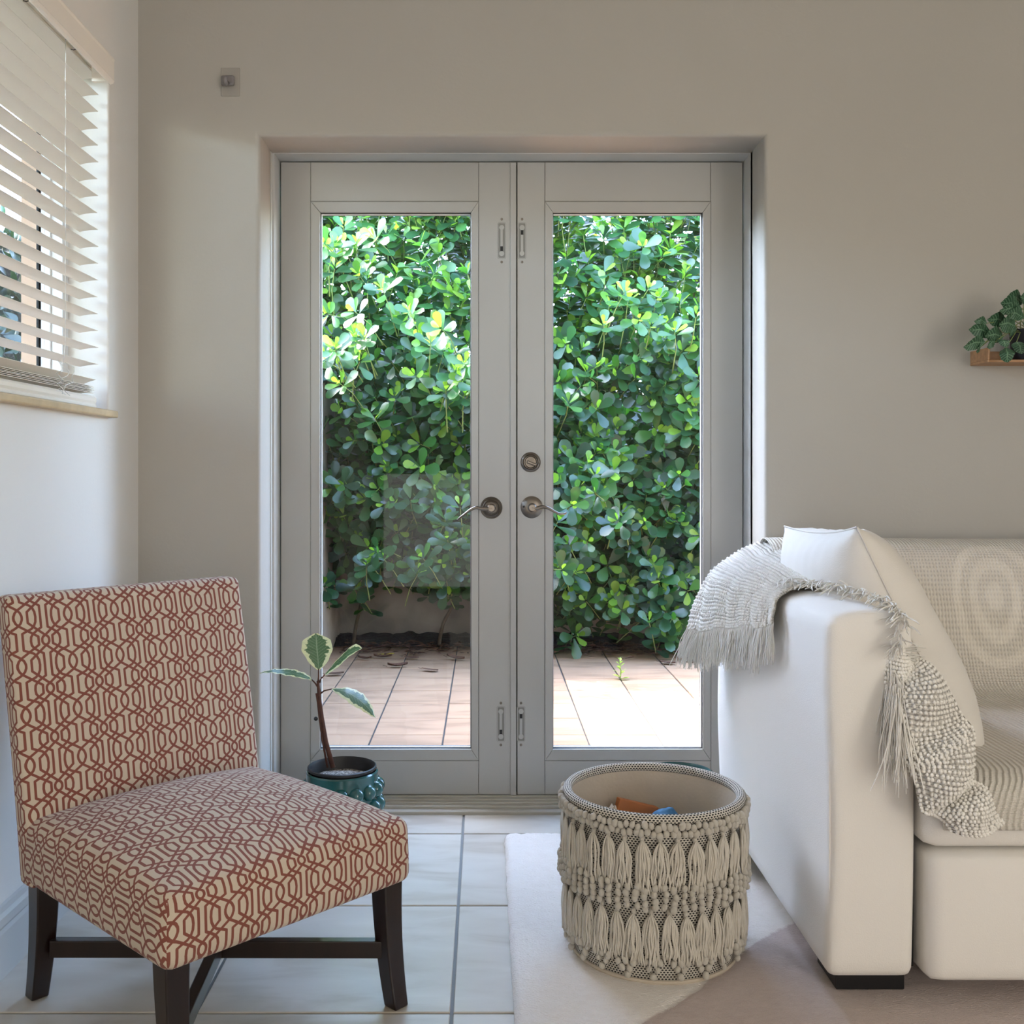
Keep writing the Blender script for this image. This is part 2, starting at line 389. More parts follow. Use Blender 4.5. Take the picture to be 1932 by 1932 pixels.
def trellis_fabric(name, ph, pv):
    m, t, p, out = newmat(name); L = t.links.new
    uv = N(t, 'ShaderNodeUVMap'); sp = N(t, 'ShaderNodeSeparateXYZ')
    mp = N(t, 'ShaderNodeMapping'); mp.inputs['Scale'].default_value = (1/ph, 1/pv, 1)
    L(uv.outputs[0], mp.inputs[0]); L(mp.outputs[0], sp.inputs[0])
    fold = []
    for k in (0, 1):
        pp = N(t, 'ShaderNodeMath', operation='PINGPONG'); pp.inputs[1].default_value = 0.5
        L(sp.outputs[k], pp.inputs[0]); fold.append(pp.outputs[0])
    cb = N(t, 'ShaderNodeCombineXYZ'); L(fold[0], cb.inputs[0]); L(fold[1], cb.inputs[1])
    g = segment_group(); last = None
    for line in TRELLIS:
        for a, b in zip(line[:-1], line[1:]):
            n = N(t, 'ShaderNodeGroup'); n.node_tree = g
            L(cb.outputs[0], n.inputs['P']); n.inputs['A'].default_value = (a[0], a[1], 0)
            d = (b[0]-a[0], b[1]-a[1], 0); n.inputs['D'].default_value = d
            n.inputs['InvLen2'].default_value = 1/(d[0]**2+d[1]**2)
            if last is None: n.inputs['Min'].default_value = 9.0
            else: L(last, n.inputs['Min'])
            last = n.outputs['Dist']
    mr = N(t, 'ShaderNodeMapRange'); mr.inputs[1].default_value = 0.022; mr.inputs[2].default_value = 0.028; mr.inputs[3].default_value = 1; mr.inputs[4].default_value = 0
    L(last, mr.inputs[0])
    tc = N(t, 'ShaderNodeTexCoord'); nz = N(t, 'ShaderNodeTexNoise'); nz.inputs['Scale'].default_value = 9; L(tc.outputs['Object'], nz.inputs['Vector'])
    beige = N(t, 'ShaderNodeMix', data_type='RGBA'); beige.inputs[6].default_value = (0.60, 0.515, 0.395, 1); beige.inputs[7].default_value = (0.56, 0.455, 0.365, 1); L(nz.outputs['Fac'], beige.inputs[0])
    mx = N(t, 'ShaderNodeMix', data_type='RGBA'); L(mr.outputs[0], mx.inputs[0]); L(beige.outputs[2], mx.inputs[6]); mx.inputs[7].default_value = (0.22, 0.070, 0.050, 1)
    L(mx.outputs[2], p.inputs['Base Color']); p.inputs['Roughness'].default_value = 0.8; p.inputs['Sheen Weight'].default_value = 0.15; p.inputs['Specular IOR Level'].default_value = 0.25
    wv = N(t, 'ShaderNodeTexNoise'); wv.inputs['Scale'].default_value = 600; L(uv.outputs[0], wv.inputs['Vector'])
    b = N(t, 'ShaderNodeBump'); b.inputs['Strength'].default_value = 0.3; b.inputs['Distance'].default_value = 0.001; L(wv.outputs['Fac'], b.inputs['Height']); L(b.outputs[0], p.inputs['Normal'])
    return m
M['trellis'] = trellis_fabric('trellis_print_fabric', 0.104, 0.097)

# ================================================================== ROOM SHELL
YB = 3.07            # interior face of the back wall
YO = 3.46            # its outer face
XL = -1.03           # interior face of the left wall
ZC = 2.70
OX0, OX1, OZ1 = -0.668, 0.832, 2.068     # door opening

def ring_wall_back():
    mb = MB()
    r = 0.017
    X0, X1 = XL - 0.24, 3.6
    def loop(e, y): return [(OX0-e, y, -0.03), (OX0-e, y, OZ1+e), (OX1+e, y, OZ1+e), (OX1+e, y, -0.03)]
    prof = [(r, YB)] + [(r - r*math.sin(a), YB + r - r*math.cos(a)) for a in [PI/2*k/6 for k in range(1, 7)]] + [(0, YO)]
    o = loop(r, YB)
    mb.add([(X0,YB,-.03), o[0], o[1], (OX0-r,YB,ZC), (X0,YB,ZC)], [(0,1,2,3,4)])
    mb.add([(OX0-r,YB,ZC), o[1], o[2], (OX1+r,YB,ZC)], [(0,1,2,3)])
    mb.add([(X1,YB,-.03), o[3], o[2], (OX1+r,YB,ZC), (X1,YB,ZC)], [(0,1,2,3,4)])
    vs = []; 
    for e, y in prof: vs += loop(e, y)
    fs = [(4*i+k, 4*i+k+1, 4*(i+1)+k+1, 4*(i+1)+k) for i in range(len(prof)-1) for k in range(3)]
    mb.add(vs, fs)
    q = loop(0, YO)
    mb.add([(X0,YO,-.1), q[0], q[1], (OX0,YO,ZC), (X0,YO,ZC)], [(0,4,3,2,1)])
    mb.add([(OX0,YO,ZC), q[1], q[2], (OX1,YO,ZC)], [(0,3,2,1)])
    mb.add([(X1,YO,-.1), q[3], q[2], (OX1,YO,ZC), (X1,YO,ZC)], [(0,1,2,3,4)])
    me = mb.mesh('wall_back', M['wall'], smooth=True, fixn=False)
    bm = bmesh.new(); bm.from_mesh(me); bmesh.ops.remove_doubles(bm, verts=bm.verts, dist=1e-5); bmesh.ops.recalc_face_normals(bm, faces=bm.faces); bm.to_mesh(me); bm.free()
    o = link('wall_back', me); tag(o, kind='structure'); return o
ring_wall_back()

# left wall with the window opening
WY0, WY1, WZ0, WZ1 = 0.55, 2.83, 1.236, 2.20
XLO = -1.27
def wall_left():
    mb = MB(); Y0, Y1 = -2.6, YB + 0.02
    def loop(e, x): return [(x, WY0-e, WZ0-e), (x, WY1+e, WZ0-e), (x, WY1+e, WZ1+e), (x, WY0-e, WZ1+e)]
    def face(e, x):
        a = loop(e, x); b = [(x,Y0,-.03),(x,Y1,-.03),(x,Y1,ZC),(x,Y0,ZC)]
        return a + b, [(4,5,1,0),(5,6,2,1),(6,7,3,2),(7,4,0,3)]
    r = 0.006
    v, f = face(r, XL); mb.add(v, f)
    v, f = face(0, XLO); mb.add(v, f, 1)
    rings = [(r, XL)] + [(r-r*math.sin(a), XL-r+r*math.cos(a)) for a in (PI/6, PI/3, PI/2)] + [(0, -1.205)]
    vs = []
    for e, x in rings: vs += loop(e, x)
    mb.add(vs, [(4*i+k, 4*i+(k+1) % 4, 4*(i+1)+(k+1) % 4, 4*(i+1)+k) for i in range(len(rings)-1) for k in range(4)])
    mb.add(loop(0, -1.205) + loop(0, XLO), [(k, (k+1) % 4, 4+(k+1) % 4, 4+k) for k in range(4)], 1)
    o = mb.build('wall_left', [M['wall_lit'], M['peach']], None, fixn=True); tag(o, kind='structure')
wall_left()
def plain(name, m, *b, kind='structure'):
    o = MB().box(*b).build(name, m); tag(o, kind=kind); return o
plain('wall_right', M['wall_lit'], 3.6, 3.75, -2.6, YO, -0.03, ZC)
plain('wall_front', M['wall_lit'], -1.27, 3.75, -2.75, -2.6, -0.03, ZC)
plain('ceiling', M['ceiling'], -1.27, 3.75, -2.75, YO, ZC, ZC+0.12)

# floor: grout bed and tiles laid one by one
fl = plain('floor', M['grout'], -1.2, 3.7, -2.7, YO, -0.12, -0.004)
TS = 0.506
def tile_mesh(name, x0, x1, y0, y1, z0, z1, b, m):
    mb = MB()
    mb.add([(x0,y0,z0),(x1,y0,z0),(x1,y1,z0),(x0,y1,z0),(x0,y0,z1-b),(x1,y0,z1-b),(x1,y1,z1-b),(x0,y1,z1-b),(x0+b,y0+b,z1),(x1-b,y0+b,z1),(x1-b,y1-b,z1),(x0+b,y1-b,z1)],
           [(0,1,5,4),(1,2,6,5),(2,3,7,6),(3,0,4,7),(4,5,9,8),(5,6,10,9),(6,7,11,10),(7,4,8,11),(8,9,10,11)])
    return mb.mesh(name, m)
g = 0.0035
full = tile_mesh('tile', -TS/2+g, TS/2-g, -TS/2+g, TS/2-g, -0.010, 0.0, 0.0015, M['floortile'])
XT, YT = -0.066, 3.055
rest = MB()
for i in range(-2, 8):
    for j in range(-1, 12):
        x0, x1 = XT + i*TS, XT + (i+1)*TS; y1, y0 = YT - j*TS, YT - (j+1)*TS
        if x0 > 3.55 or x1 < XL: continue
        cx0, cx1, cy0, cy1 = max(x0, XL-.01), min(x1, 3.6), max(y0, -2.6), min(y1, 3.30)
        if cy1 - cy0 < 0.02 or cx1-cx0 < 0.02: continue
        if cy0 < 0.9 or cx0 > 1.9:
            rest.box(cx0+g, cx1-g, cy0+g, cy1-g, -0.010, 0.0); continue
        if (cx0, cx1, cy0, cy1) == (x0, x1, y0, y1): link('tile', full, fl, loc=((x0+x1)/2, (y0+y1)/2, 0))
        else: link('tile', tile_mesh('tile', cx0+g, cx1-g, cy0+g, cy1-g, -0.010, 0.0, 0.0015, M['floortile']), fl)
o = rest.build('tiling', M['floortile'], fl); tag(o, kind='stuff')

# baseboards: moulded profile
bprof = [(0,0),(0.014,0),(0.014,0.095),(0.011,0.104),(0.014,0.110),(0.014,0.128),(0.009,0.136),(0.007,0.148),(0,0.150)]
o = MB().prism([(0,0)], 1, 0, 1) if False else MB()
o.add([(XL+a, -2.6, b) for a, b in bprof] + [(XL+a, YB, b) for a, b in bprof],
      [(i, i+1, len(bprof)+i+1, len(bprof)+i) for i in range(len(bprof)-1)] + [tuple(range(len(bprof)))])
tag(o.build('baseboard_left', M['trim'], None, fixn=True), kind='structure')
def back_base(name, x0, x1):
    mb = MB(); n = len(bprof)
    mb.add([(x0, YB-a, b) for a, b in bprof] + [(x1, YB-a, b) for a, b in bprof], [(i, i+1, n+i+1, n+i) for i in range(n-1)] + [tuple(range(n)), tuple(range(n, 2*n))])
    tag(mb.build(name, M['trim']), kind='structure')
M['trim'] = M['trim']
back_base('baseboard_back', XL, OX0-0.018)
back_base('baseboard_back', OX1+0.018, 3.6)

# ================================================================== DOORS
def px(x, y=None, Y=3.316):   # metres of the door plane, from the drawing of the door
    X = (x-915)*Y/1950
    return X if y is None else (X, 1.07+(890-y)*Y/1950)
DY = 3.316
# frame (jambs, head, stops)
fr = empty('trim_1', (0, DY, 0), kind='structure')
def frame_piece(x0, x1, y0, y1, z0, z1, bev=0.002):
    o = MB().box(x0, x1, y0-DY, y1-DY, z0, z1).build('jamb', M['trim'], fr); bevel(o, bev, 2)
LX0, LX1, LZ0, LZ1 = px(530), px(1401), 0.034, 2.063
frame_piece(OX0, LX0-0.004, 3.235, 3.40, 0.0, OZ1)         # side jambs
frame_piece(LX1+0.004, OX1, 3.235, 3.40, 0.0, OZ1)
frame_piece(OX0, OX1, 3.235, 3.40, LZ1+0.003, OZ1+0.002)
frame_piece(OX0, LX0-0.011, 3.215, 3.24, 0.0, OZ1)
frame_piece(LX1+0.009, OX1, 3.215, 3.24, 0.0, OZ1)
frame_piece(OX0, OX1, 3.362, 3.41, LZ1-0.012, LZ1+0.003)
# threshold
th = empty('trim_2', (0, 3.29, 0), kind='structure')
for a, b, zt in ((3.225, 3.252, 0.010), (3.250, 3.268, 0.019), (3.266, 3.286, 0.026), (3.284, 3.312, 0.030), (3.310, 3.44, 0.0325)):
    o = MB().box(OX0, OX1, a-3.29, b-3.29, -0.003, zt).build('threshold_step', M['thresh'], th); bevel(o, 0.003, 2)

def door_leaf(name, xs0, xa, xg0, xg1, xb, xs1, slab_left, hinge_left):
    """xs0..xs1 the leaf, xa/xb the inner lines of the stiles, xg0..xg1 the glass (pixels of the door plane)"""
    e = empty(name, (px((xs0+xs1)/2), DY, 0), kind='structure'); cx = px((xs0+xs1)/2)
    X = lambda p: px(p) - cx
    z = lambda p: 1.07+(890-p)*DY/1950
    ZT, ZB = LZ1, LZ0
    zr, zg1, zg0, zb = z(380), z(401), z(1413), z(1435)
    T = 0.042; gp = 0.0005
    def part(nm, x0, x1, z0, z1, y0=0.0, y1=T, m='door', bv=0.0015):
        o = MB().box(x0, x1, y0, y1, z0, z1).build(nm, M[m], e); bevel(o, bv, 2); return o
    part('stile', X(xs0), X(xa)-gp, ZB, ZT); part('stile', X(xb)+gp, X(xs1), ZB, ZT)
    part('top_rail', X(xa)+gp, X(xb)-gp, zr+gp, ZT); part('bottom_rail', X(xa)+gp, X(xb)-gp, ZB, zb-gp)
    o = MB().box(X(xs0)+.004, X(xg0)+.002, 0.006, T-.004, ZB+.004, ZT-.004).box(X(xg1)-.002, X(xs1)-.004, 0.006, T-.004, ZB+.004, ZT-.004)\
        .box(X(xs0)+.004, X(xs1)-.004, 0.006, T-.004, zg1-.002, ZT-.004).box(X(xs0)+.004, X(xs1)-.004, 0.006, T-.004, ZB+.004, zg0+.002).build('core', M['seam'], e)
    # glazing bead: four mitred strips
    a0, a1, b0, b1 = X(xa)+gp, X(xb)-gp, zb+gp, zr-gp
    c0, c1, d0, d1 = X(xg0), X(xg1), zg0, zg1
    for poly in ([(a0,b1),(a1,b1),(c1,d1),(c0,d1)], [(a0,b0),(c0,d0),(c1,d0),(a1,b0)], [(a0,b0),(a0,b1),(c0,d1),(c0,d0)], [(a1,b0),(c1,d0),(c1,d1),(a1,b1)]):
        c = (sum(p[0] for p in poly)/4, sum(p[1] for p in poly)/4)
        poly = [(p[0]+(c[0]-p[0])*0.0015, p[1]+math.copysign(0.0004, c[1]-p[1])) for p in poly]
        o = MB().prism(poly, 1, -0.002, 0.016).build('glazing_bead', M['door'], e); bevel(o, 0.0012, 2)
        o = MB().prism(poly, 1, T-0.012, T+0.002).build('glazing_bead', M['door'], e)
    # spacer and pane
    s = 0.006
    sp = MB().box(c0-s, c0+.003, .014, .028, d0-s, d1+s).box(c1-.003, c1+s, .014, .028, d0-s, d1+s).box(c0, c1, .014, .028, d1-.003, d1+s).box(c0, c1, .014, .028, d0-s, d0+.003)
    sp.build('gasket', M['vinyl'], e)
    MB().add([(c0-.002, .021, d0-.002), (c1+.002, .021, d0-.002), (c1+.002, .021, d1+.002), (c0-.002, .021, d1+.002)], [(0,1,2,3)]).build('glass_pane', M['glass'], e)
    return e, cx
doorA, cxA = door_leaf('door_1', 530, 586, 604, 889, 903, 966, True, True)
doorB, cxB = door_leaf('door_2', 976, 1028, 1043, 1326, 1341, 1401, False, False)
# astragal on the left leaf, covering the joint
o = MB().box(px(966)-cxA-.001, px(976)-cxA+.004, 0.030, 0.046, LZ0, LZ1).build('weather_seal', M['seam'], doorA)
o = MB().box(px(963)-cxA, px(974)-cxA, -0.007, 0.004, LZ0, LZ1-0.002).build('astragal', M['door'], doorA); bevel(o, 0.002, 2)

def flush_bolt(parent, cx, xp, ytop, ybot, up):
    """recessed slide bolt: plate with rim, slide with knob, black slot, two screws"""
    x = px(xp) - cx; z1, z0 = 1.07+(890-ytop)*DY/1950, 1.07+(890-ybot)*DY/1950; wd = 0.0125
    mb = MB()
    def rr(w, a, b, r):
        pts = []
        for cxx, czz, s in ((w-r, b-r, 0), (-w+r, b-r, 1), (-w+r, a+r, 2), (w-r, a+r, 3)):
            for k in range(4):
                an = PI/2*s + PI/2*k/3; pts.append((x+cxx+r*math.cos(an), czz+r*math.sin(an)))
        return pts
    outer, inner, in2 = rr(wd, z0, z1, .004), rr(wd-.0018, z0+.0018, z1-.0018, .003), rr(wd-.0026, z0+.0026, z1-.0026, .003)
    n = len(outer); ys = -0.0015
    mb.add([(a, 0.0, b) for a, b in outer] + [(a, ys, b) for a, b in outer] + [(a, ys, b) for a, b in inner] + [(a, 0.0002, b) for a, b in in2],
           [(i, (i+1) % n, n+(i+1) % n, n+i) for i in range(n)] + [(n+i, n+(i+1) % n, 2*n+(i+1) % n, 2*n+i) for i in range(n)] + [(2*n+i, 2*n+(i+1) % n, 3*n+(i+1) % n, 3*n+i) for i in range(n)] + [tuple(range(3*n, 4*n))])
    fb = mb.build('flush_bolt', M['door'], parent)
    oo = rr(wd+.0008, z0-.0008, z1+.0008, .0045); MB().add([(a, -.00035, b) for a, b in oo], [tuple(range(len(oo)))]).build('plate_edge', M['gapline'], fb)
    H = z1-z0; sgn = 1 if up else -1; zc = (z0+z1)/2; zk = zc + sgn*H*0.36
    ol = MB().lathe([(0.0001, -0.0004), (0.0095, -0.0004), (0.0097, 0.0004)], 20, (x, 0, zk), 'y').box(x-.0047, x+.0047, -0.0005, 0.0004, min(zk, zc-sgn*H*.16), max(zk, zc-sgn*H*.16))
    ol.lathe([(0.0001, -0.0004), (0.0093, -0.0004), (0.0095, 0.0004)], 20, (x, 0, zc-sgn*H*0.36), 'y').build('slide_edge', M['gapline'], fb)
    H = z1-z0; sgn = 1 if up else -1; zc = (z0+z1)/2
    k = MB()
    zk = zc + sgn*H*0.36
    k.lathe([(0.0001, -0.0022), (0.0075, -0.0022), (0.0085, -0.0006), (0.0085, 0.0006)], 20, (x, 0, zk), 'y')
    k.box(x-.0038, x+.0038, -0.0018, 0.0006, min(zk, zc-sgn*H*.16), max(zk, zc-sgn*H*.16))
    k.build('slide', M['door'], fb, smooth=True)
    k2 = MB().lathe([(0.0001, -0.0008), (0.0080, -0.0008), (0.0088, 0.0003)], 20, (x, 0, zc-sgn*H*0.36), 'y'); k2.build('thumb_dish', M['door'], fb, smooth=True)
    a, b = sorted((zc-sgn*H*.16, zc-sgn*H*.29)); MB().box(x-.0042, x+.0042, -0.0010, 0.0006, a, b).build('slot', M['black'], fb)
    for zz in (z1+.011, z0-.011):
        MB().lathe([(0.0001, -0.0010), (0.0022, -0.0014), (0.0040, -0.0006), (0.0044, 0.0004)], 14, (x, 0, zz), 'y').build('screw', M['nickel'], fb, smooth=True)
flush_bolt(doorA, cxA, 946.5, 420, 488, True); flush_bolt(doorB, cxB, 985, 420, 488, False)
flush_bolt(doorA, cxA, 945, 1333, 1399, True); flush_bolt(doorB, cxB, 983, 1333, 1399, False)

def lever(parent, cx, xp, yp, side, stepped):
    x = px(xp) - cx; z = 1.07+(890-yp)*DY/1950; R = 0.0355
    e = MB()
    prof = [(0.0001, -0.010), (0.010, -0.010)] + ([(0.0175, -0.0105), (0.0185, -0.0120), (0.0205, -0.0110), (0.0225, -0.0075), (0.0255, -0.0090), (0.0275, -0.0080), (0.0295, -0.0045), (0.0325, -0.0055), (0.0345, -0.0035), (R, 0.0)] if stepped else [(0.018, -0.0095), (0.030, -0.006), (R, -0.002), (R, 0.0)])
    e.lathe(prof, 40, (x, 0, z), 'y')
    rose = e.build('lever_handle', M['nickel'], parent, smooth=True)
    MB().lathe([(0.0001, -0.052), (0.010, -0.052), (0.0145, -0.047), (0.0145, -0.034), (0.012, -0.028), (0.012, -0.008)], 28, (x, 0, z), 'y').build('neck', M['nickel'], rose, smooth=True)
    s = side; pts = [(x, -0.043, z), (x+s*.016, -0.045, z-.002), (x+s*.032, -0.047, z+.003 if s > 0 else z-.001), (x+s*.050, -0.050, z-.001 if s > 0 else z+.002), (x+s*.068, -0.052, z-.011 if s > 0 else z-.006), (x+s*.084, -0.050, z-.018 if s > 0 else z-.018), (x+s*.100, -0.046, z-.019 if s > 0 else z-.030), (x+s*.108, -0.043, z-.015 if s > 0 else z-.038)]
    # smooth the polyline
    P = [Vector(p) for p in pts]; Q = []
    for i in range(len(P)-1):
        p0, p1, p2, p3 = P[max(i-1,0)], P[i], P[i+1], P[min(i+2,len(P)-1)]
        for k in range(4):
            t = k/4; Q.append(0.5*((2*p1)+(-p0+p2)*t+(2*p0-5*p1+4*p2-p3)*t*t+(-p0+3*p1-3*p2+p3)*t**3))
    Q.append(P[-1]); n = len(Q)
    rr = [0.0095 - 0.0062*(i/(n-1))**0.8 for i in range(n)]
    MB().tube(Q, rr, 12, flat=0.8).build('lever', M['nickel'], rose, smooth='all')
    if not stepped: MB().lathe([(0.0001, -0.0085), (0.0042, -0.0075)], 14, (x-0.024, 0, z+.002), 'y').build('pin_hole', M['black'], rose)
lever(doorA, cxA, 927, 958, -1, True); lever(doorB, cxB, 1003, 957, 1, False)
# deadbolt
x = px(1001)-cxB; z = 1.07+(890-872)*DY/1950
db = MB().lathe([(0.0001, -0.010), (0.017, -0.0085), (0.0185, -0.0065), (0.0195, -0.0125), (0.0215, -0.0130), (0.0225, -0.0085), (0.0245, -0.0100), (0.0265, -0.0080), (0.0300, -0.006), (0.0325, 0)], 40, (x, 0, z), 'y').build('deadbolt', M['nickel'], doorB, smooth=True)
tt = MB().box(-0.015, 0.015, -0.030, -0.011, -0.0045, 0.0045); o = tt.build('thumb_turn', M['nickel'], db, smooth=False); bevel(o, 0.003, 3); o.location = (x+.002, 0, z-.004); o.rotation_euler = (0, rad(20), 0)

# ================================================================== WINDOW (left wall)
wf = empty('window_1', (-1.17, (WY0+WY1)/2, WZ0), kind='structure'); wy = (WY0+WY1)/2
def wpart(nm, x0, x1, y0, y1, z0, z1, m='vinyl', bv=0.002):
    o = MB().box(x0+1.17, x1+1.17, y0-wy, y1-wy, z0-WZ0, z1-WZ0).build(nm, M[m], wf)
    if bv: bevel(o, bv, 2)
    return o
fy = WY1 - 0.040
wpart('frame_stile', -1.200, -1.140, fy, WY1, WZ0, WZ1); wpart('frame_stile', -1.200, -1.140, WY0, WY0+.04, WZ0, WZ1)
wpart('frame_rail', -1.200, -1.140, WY0+.04, fy, WZ0, WZ0+.04); wpart('frame_rail', -1.200, -1.140, WY0+.04, fy, WZ1-.04, WZ1)
wpart('gasket', -1.206, -1.200, fy-.012, fy+.002, WZ0+.04, WZ1-.04, 'black', 0)
wpart('sash_bead', -1.196, -1.170, fy-.008, fy, WZ0+.04, WZ1-.04)
wpart('mullion', -1.200, -1.150, 1.60, 1.64, WZ0+.04, WZ1-.04)
MB().add([(0-.032, WY0-wy+.03, .03), (-.032, fy-wy, .03), (-.032, fy-wy, WZ1-WZ0-.03), (-.032, WY0-wy+.03, WZ1-WZ0-.03)], [(0,1,2,3)]).build('glass_pane', M['glass'], wf)
o = MB().box(-1.21, -1.003, WY0-.03, WY1-.012+.012, WZ0-.019, WZ0).build('window_sill', M['sill']); 
bevel(o, 0.004, 2); tag(o, kind='structure')

# blind
bl = empty('window_blind', (-1.06, 1.7, WZ0), label='white slatted horizontal blind half open in the left window', cat='blind')
BY0, BY1 = 0.60, 2.778
bx, by = 1.06, -1.7
slw = 0.050
def slat_mesh(y0, y1):
    mb = MB(); pts = []
    n = 6
    for k in range(n+1):
        u = k/n*2-1; pts.append((u*slw/2, 0.0016*(1-u*u)))
    top = [(a, b+.0011) for a, b in pts]; poly = pts + top[::-1]
    mb.prism(poly, 1, y0-1.7, y1-1.7); return mb.mesh('slat', M['slat'], smooth=True)
sm = slat_mesh(BY0, BY1)
z = 2.125; nslat = 0; zs = []
while z > 1.325:
    s = link('slat', sm, bl); s.location = (-1.065+bx, 0, z-WZ0)
    s.rotation_euler = (0, rad(-6.5+random.uniform(-.6,.6)), 0); s.rotation_euler.z = rad(random.uniform(-.08, .08)); zs.append(z); z -= 0.0453
s = link('slat', sm, bl); s.location = (-1.062+bx, -0.02, 1.306-WZ0); s.rotation_euler = (0, rad(-22), 0)
for k in range(6):
    s = link('slat', sm, bl); s.location = (-1.064+bx+random.uniform(-.002,.002), -0.03+random.uniform(-.006,.004), 1.2775+k*0.0036-WZ0); s.rotation_euler = (0, rad(-1+random.uniform(-1, 1)), 0)
o = MB().prism([(-.025,0),(.022,0),(.025,.003),(.025,.009),(.022,.011),(.025,.018),(.025,.027),(.020,.033),(-.025,.033)], 1, BY0-1.7, BY1-.012-1.7).build('bottom_rail', M['slat'], bl); bevel(o, .0015, 2); o.location = (-1.064+bx, 0, 1.239-WZ0)
o = MB().prism([(-.055,0),(-.01,0),(-.01,.004),(.0,.004),(.0,.044),(-.055,.044)], 1, BY0-1.7, BY1-1.7+.02).build('headrail', M['slat'], bl); o.location = (-1.040+bx, 0, 2.143-WZ0); bevel(o, .001, 1)
vprof = [(0,0),(.003,-.001),(.010,.002),(.013,.008),(.012,.012),(.012,.058),(.014,.064),(.011,.070),(.003,.070),(.003,.006),(0,.006)]
o = MB().prism(vprof, 1, BY0-1.72, 2.748-1.7).build('valance', M['slat'], bl); o.location = (-1.000+bx+.002, 0, 2.100-WZ0)
o = MB().box(-.045, .0, 2.736-1.7, 2.748-1.7, 0.004, .068).build('valance_return', M['slat'], bl); o.location = (-0.996+bx, 0, 2.100-WZ0)
for yy in (2.16, 2.56, 1.4):
    c = MB()
    for dx in (-.026, .026):
        pts = [(-1.065+bx+dx+.0008*math.sin(k*1.7), yy-1.7, 2.15-WZ0-k*(2.15-1.31)/20) for k in range(21)]
        pts[-2] = (pts[-2][0], pts[-2][1]-.01, pts[-2][2]); pts[-1] = (pts[-1][0], pts[-1][1]-.03, pts[-1][2])
        c.tube(pts, 0.0009, 5)
    c.build('ladder_cord', M['cord'], bl, smooth='all')
c = MB(); rr_ = random.Random(3)
for yy in (2.50, 2.52, 2.545):
    p = [(-1.034+bx, yy-1.7, 1.34-WZ0)]
    for k in range(7): p.append((-1.032+bx+rr_.uniform(0,.01), yy-1.7+rr_.uniform(-.03,.04), 1.33-WZ0-.012*k))
    c.tube(p, 0.0011, 5)
c.build('pull_cord', M['cord'], bl, smooth='all')
for yy in (2.35, 2.62, 1.95):
    o = MB().tube([(-1.050+bx, yy-1.7, 2.141-WZ0), (-1.043+bx, yy-1.7, 2.139-WZ0), (-1.037+bx, yy-1.7, 2.141-WZ0), (-1.036+bx, yy-1.7, 2.146-WZ0)], .0012, 5).build('clip', M['black'], bl)

# ================================================================== WALL HOOK
Yh = YB
hx, hz = (435-915)*Yh/1950, 1.07+(890-155)*Yh/1950
hk = empty('adhesive_hook', (hx, Yh, hz), label='small clear adhesive hook stuck high on the wall left of the doors', cat='hook')
o = MB().box(-.028, .028, -.003, 0, -.042, .042).build('plate', M['clear'], hk); bevel(o, .012, 4); o.modifiers['bevel'].limit_method = 'WEIGHT' if False else 'ANGLE'
o = MB().box(-.026, .014, -.016, -.003, -.014, .016).build('hook_base', M['hookplastic'], hk); bevel(o, .006, 3)
o = MB().tube([(-.006, -.016, -.008), (-.006, -.028, -.016), (-.006, -.036, -.010), (-.006, -.036, .004)], [.007, .0065, .006, .005], 10).build('hook_arm', M['hookplastic'], hk, smooth='all')

# ================================================================== CHAIR
CH = empty('slipper_chair', (-0.54, 2.085, 0), label='armless slipper chair in beige fabric with red trellis print and dark wooden legs', cat='chair')
f2 = Vector((0.725, -0.688)).normalized()
CH.rotation_euler = (0, 0, math.atan2(-f2.x, f2.y) + 0)      # local +Y -> f
# local X is to the right of f when looking along f:  R*(1,0) = (f.y, -f.x) = (-.688,-.725); the chair is symmetric
hxw, hyd = 0.276, 0.285
zb, zs_ = 0.242, 0.372
def seat_def(p):
    x, y, zz = p
    k = max(0, (zz + 0.065)/0.13)
    cx, cy = min(1, abs(x)/hxw), min(1, abs(y)/hyd)
    crown = 0.052*(1-cx**2.4)*(1-cy**2.6)
    bul = 0.006*(1-(2*k-1)**2)
    sx = 1 + bul*(1-cy**4)/0.27; sy = 1 + bul*(1-cx**4)/0.28
    return (x*sx*(1-.012*k), y*sy*(1-.012*k), zz + k*crown - 0.0)
def uv_seat(co, n, fn):
    d = max(0, 0.062 - co.z); a = n.x*n.x; b = n.y*n.y; s = a+b+1e-6
    if abs(fn.x) > max(abs(fn.y), abs(fn.z)): a, b, s = 1, 0, 1
    elif abs(fn.y) > max(abs(fn.x), abs(fn.z)): a, b, s = 0, 1, 1
    return (co.x + math.copysign(d*a/s, co.x), co.y + math.copysign(d*b/s, co.y))
me = rounded_box(2*hxw, 2*hyd, 0.13, 0.024, (34, 34, 12), seat_def, uv_seat)
seat = link('seat', me, CH, M['trellis'], loc=(0, 0.0, (zb+zs_)/2))
BH, BT = 0.575, 0.058
def back_def(p):
    x, y, zz = p
    t = (zz + BH/2)/BH
    fr_ = 0.010*(1-min(1, abs(x)/.27)**3)*(1-abs(2*t-1)**3)
    y2 = y + (fr_ if y > 0 else -fr_*.3)
    t = max(0.0, t); return (x*(1.0+0.012*t), y2 - 0.112*t**1.15, zz + 0.006*math.cos(x*PI/.56)*t*0 )
def uv_back(co, n, fn):
    z = co.z; u = co.x; y = co.y + 0.112*max(0, (co.z+BH/2)/BH)
    if abs(fn.z) > max(abs(fn.x), abs(fn.y)): return (u, z + (BT/2 - y))
    if abs(fn.x) > max(abs(fn.z), abs(fn.y)): return (u + math.copysign(BT/2 - y, u), z)
    return (u, z) if fn.y > 0 else (u+.03, z)
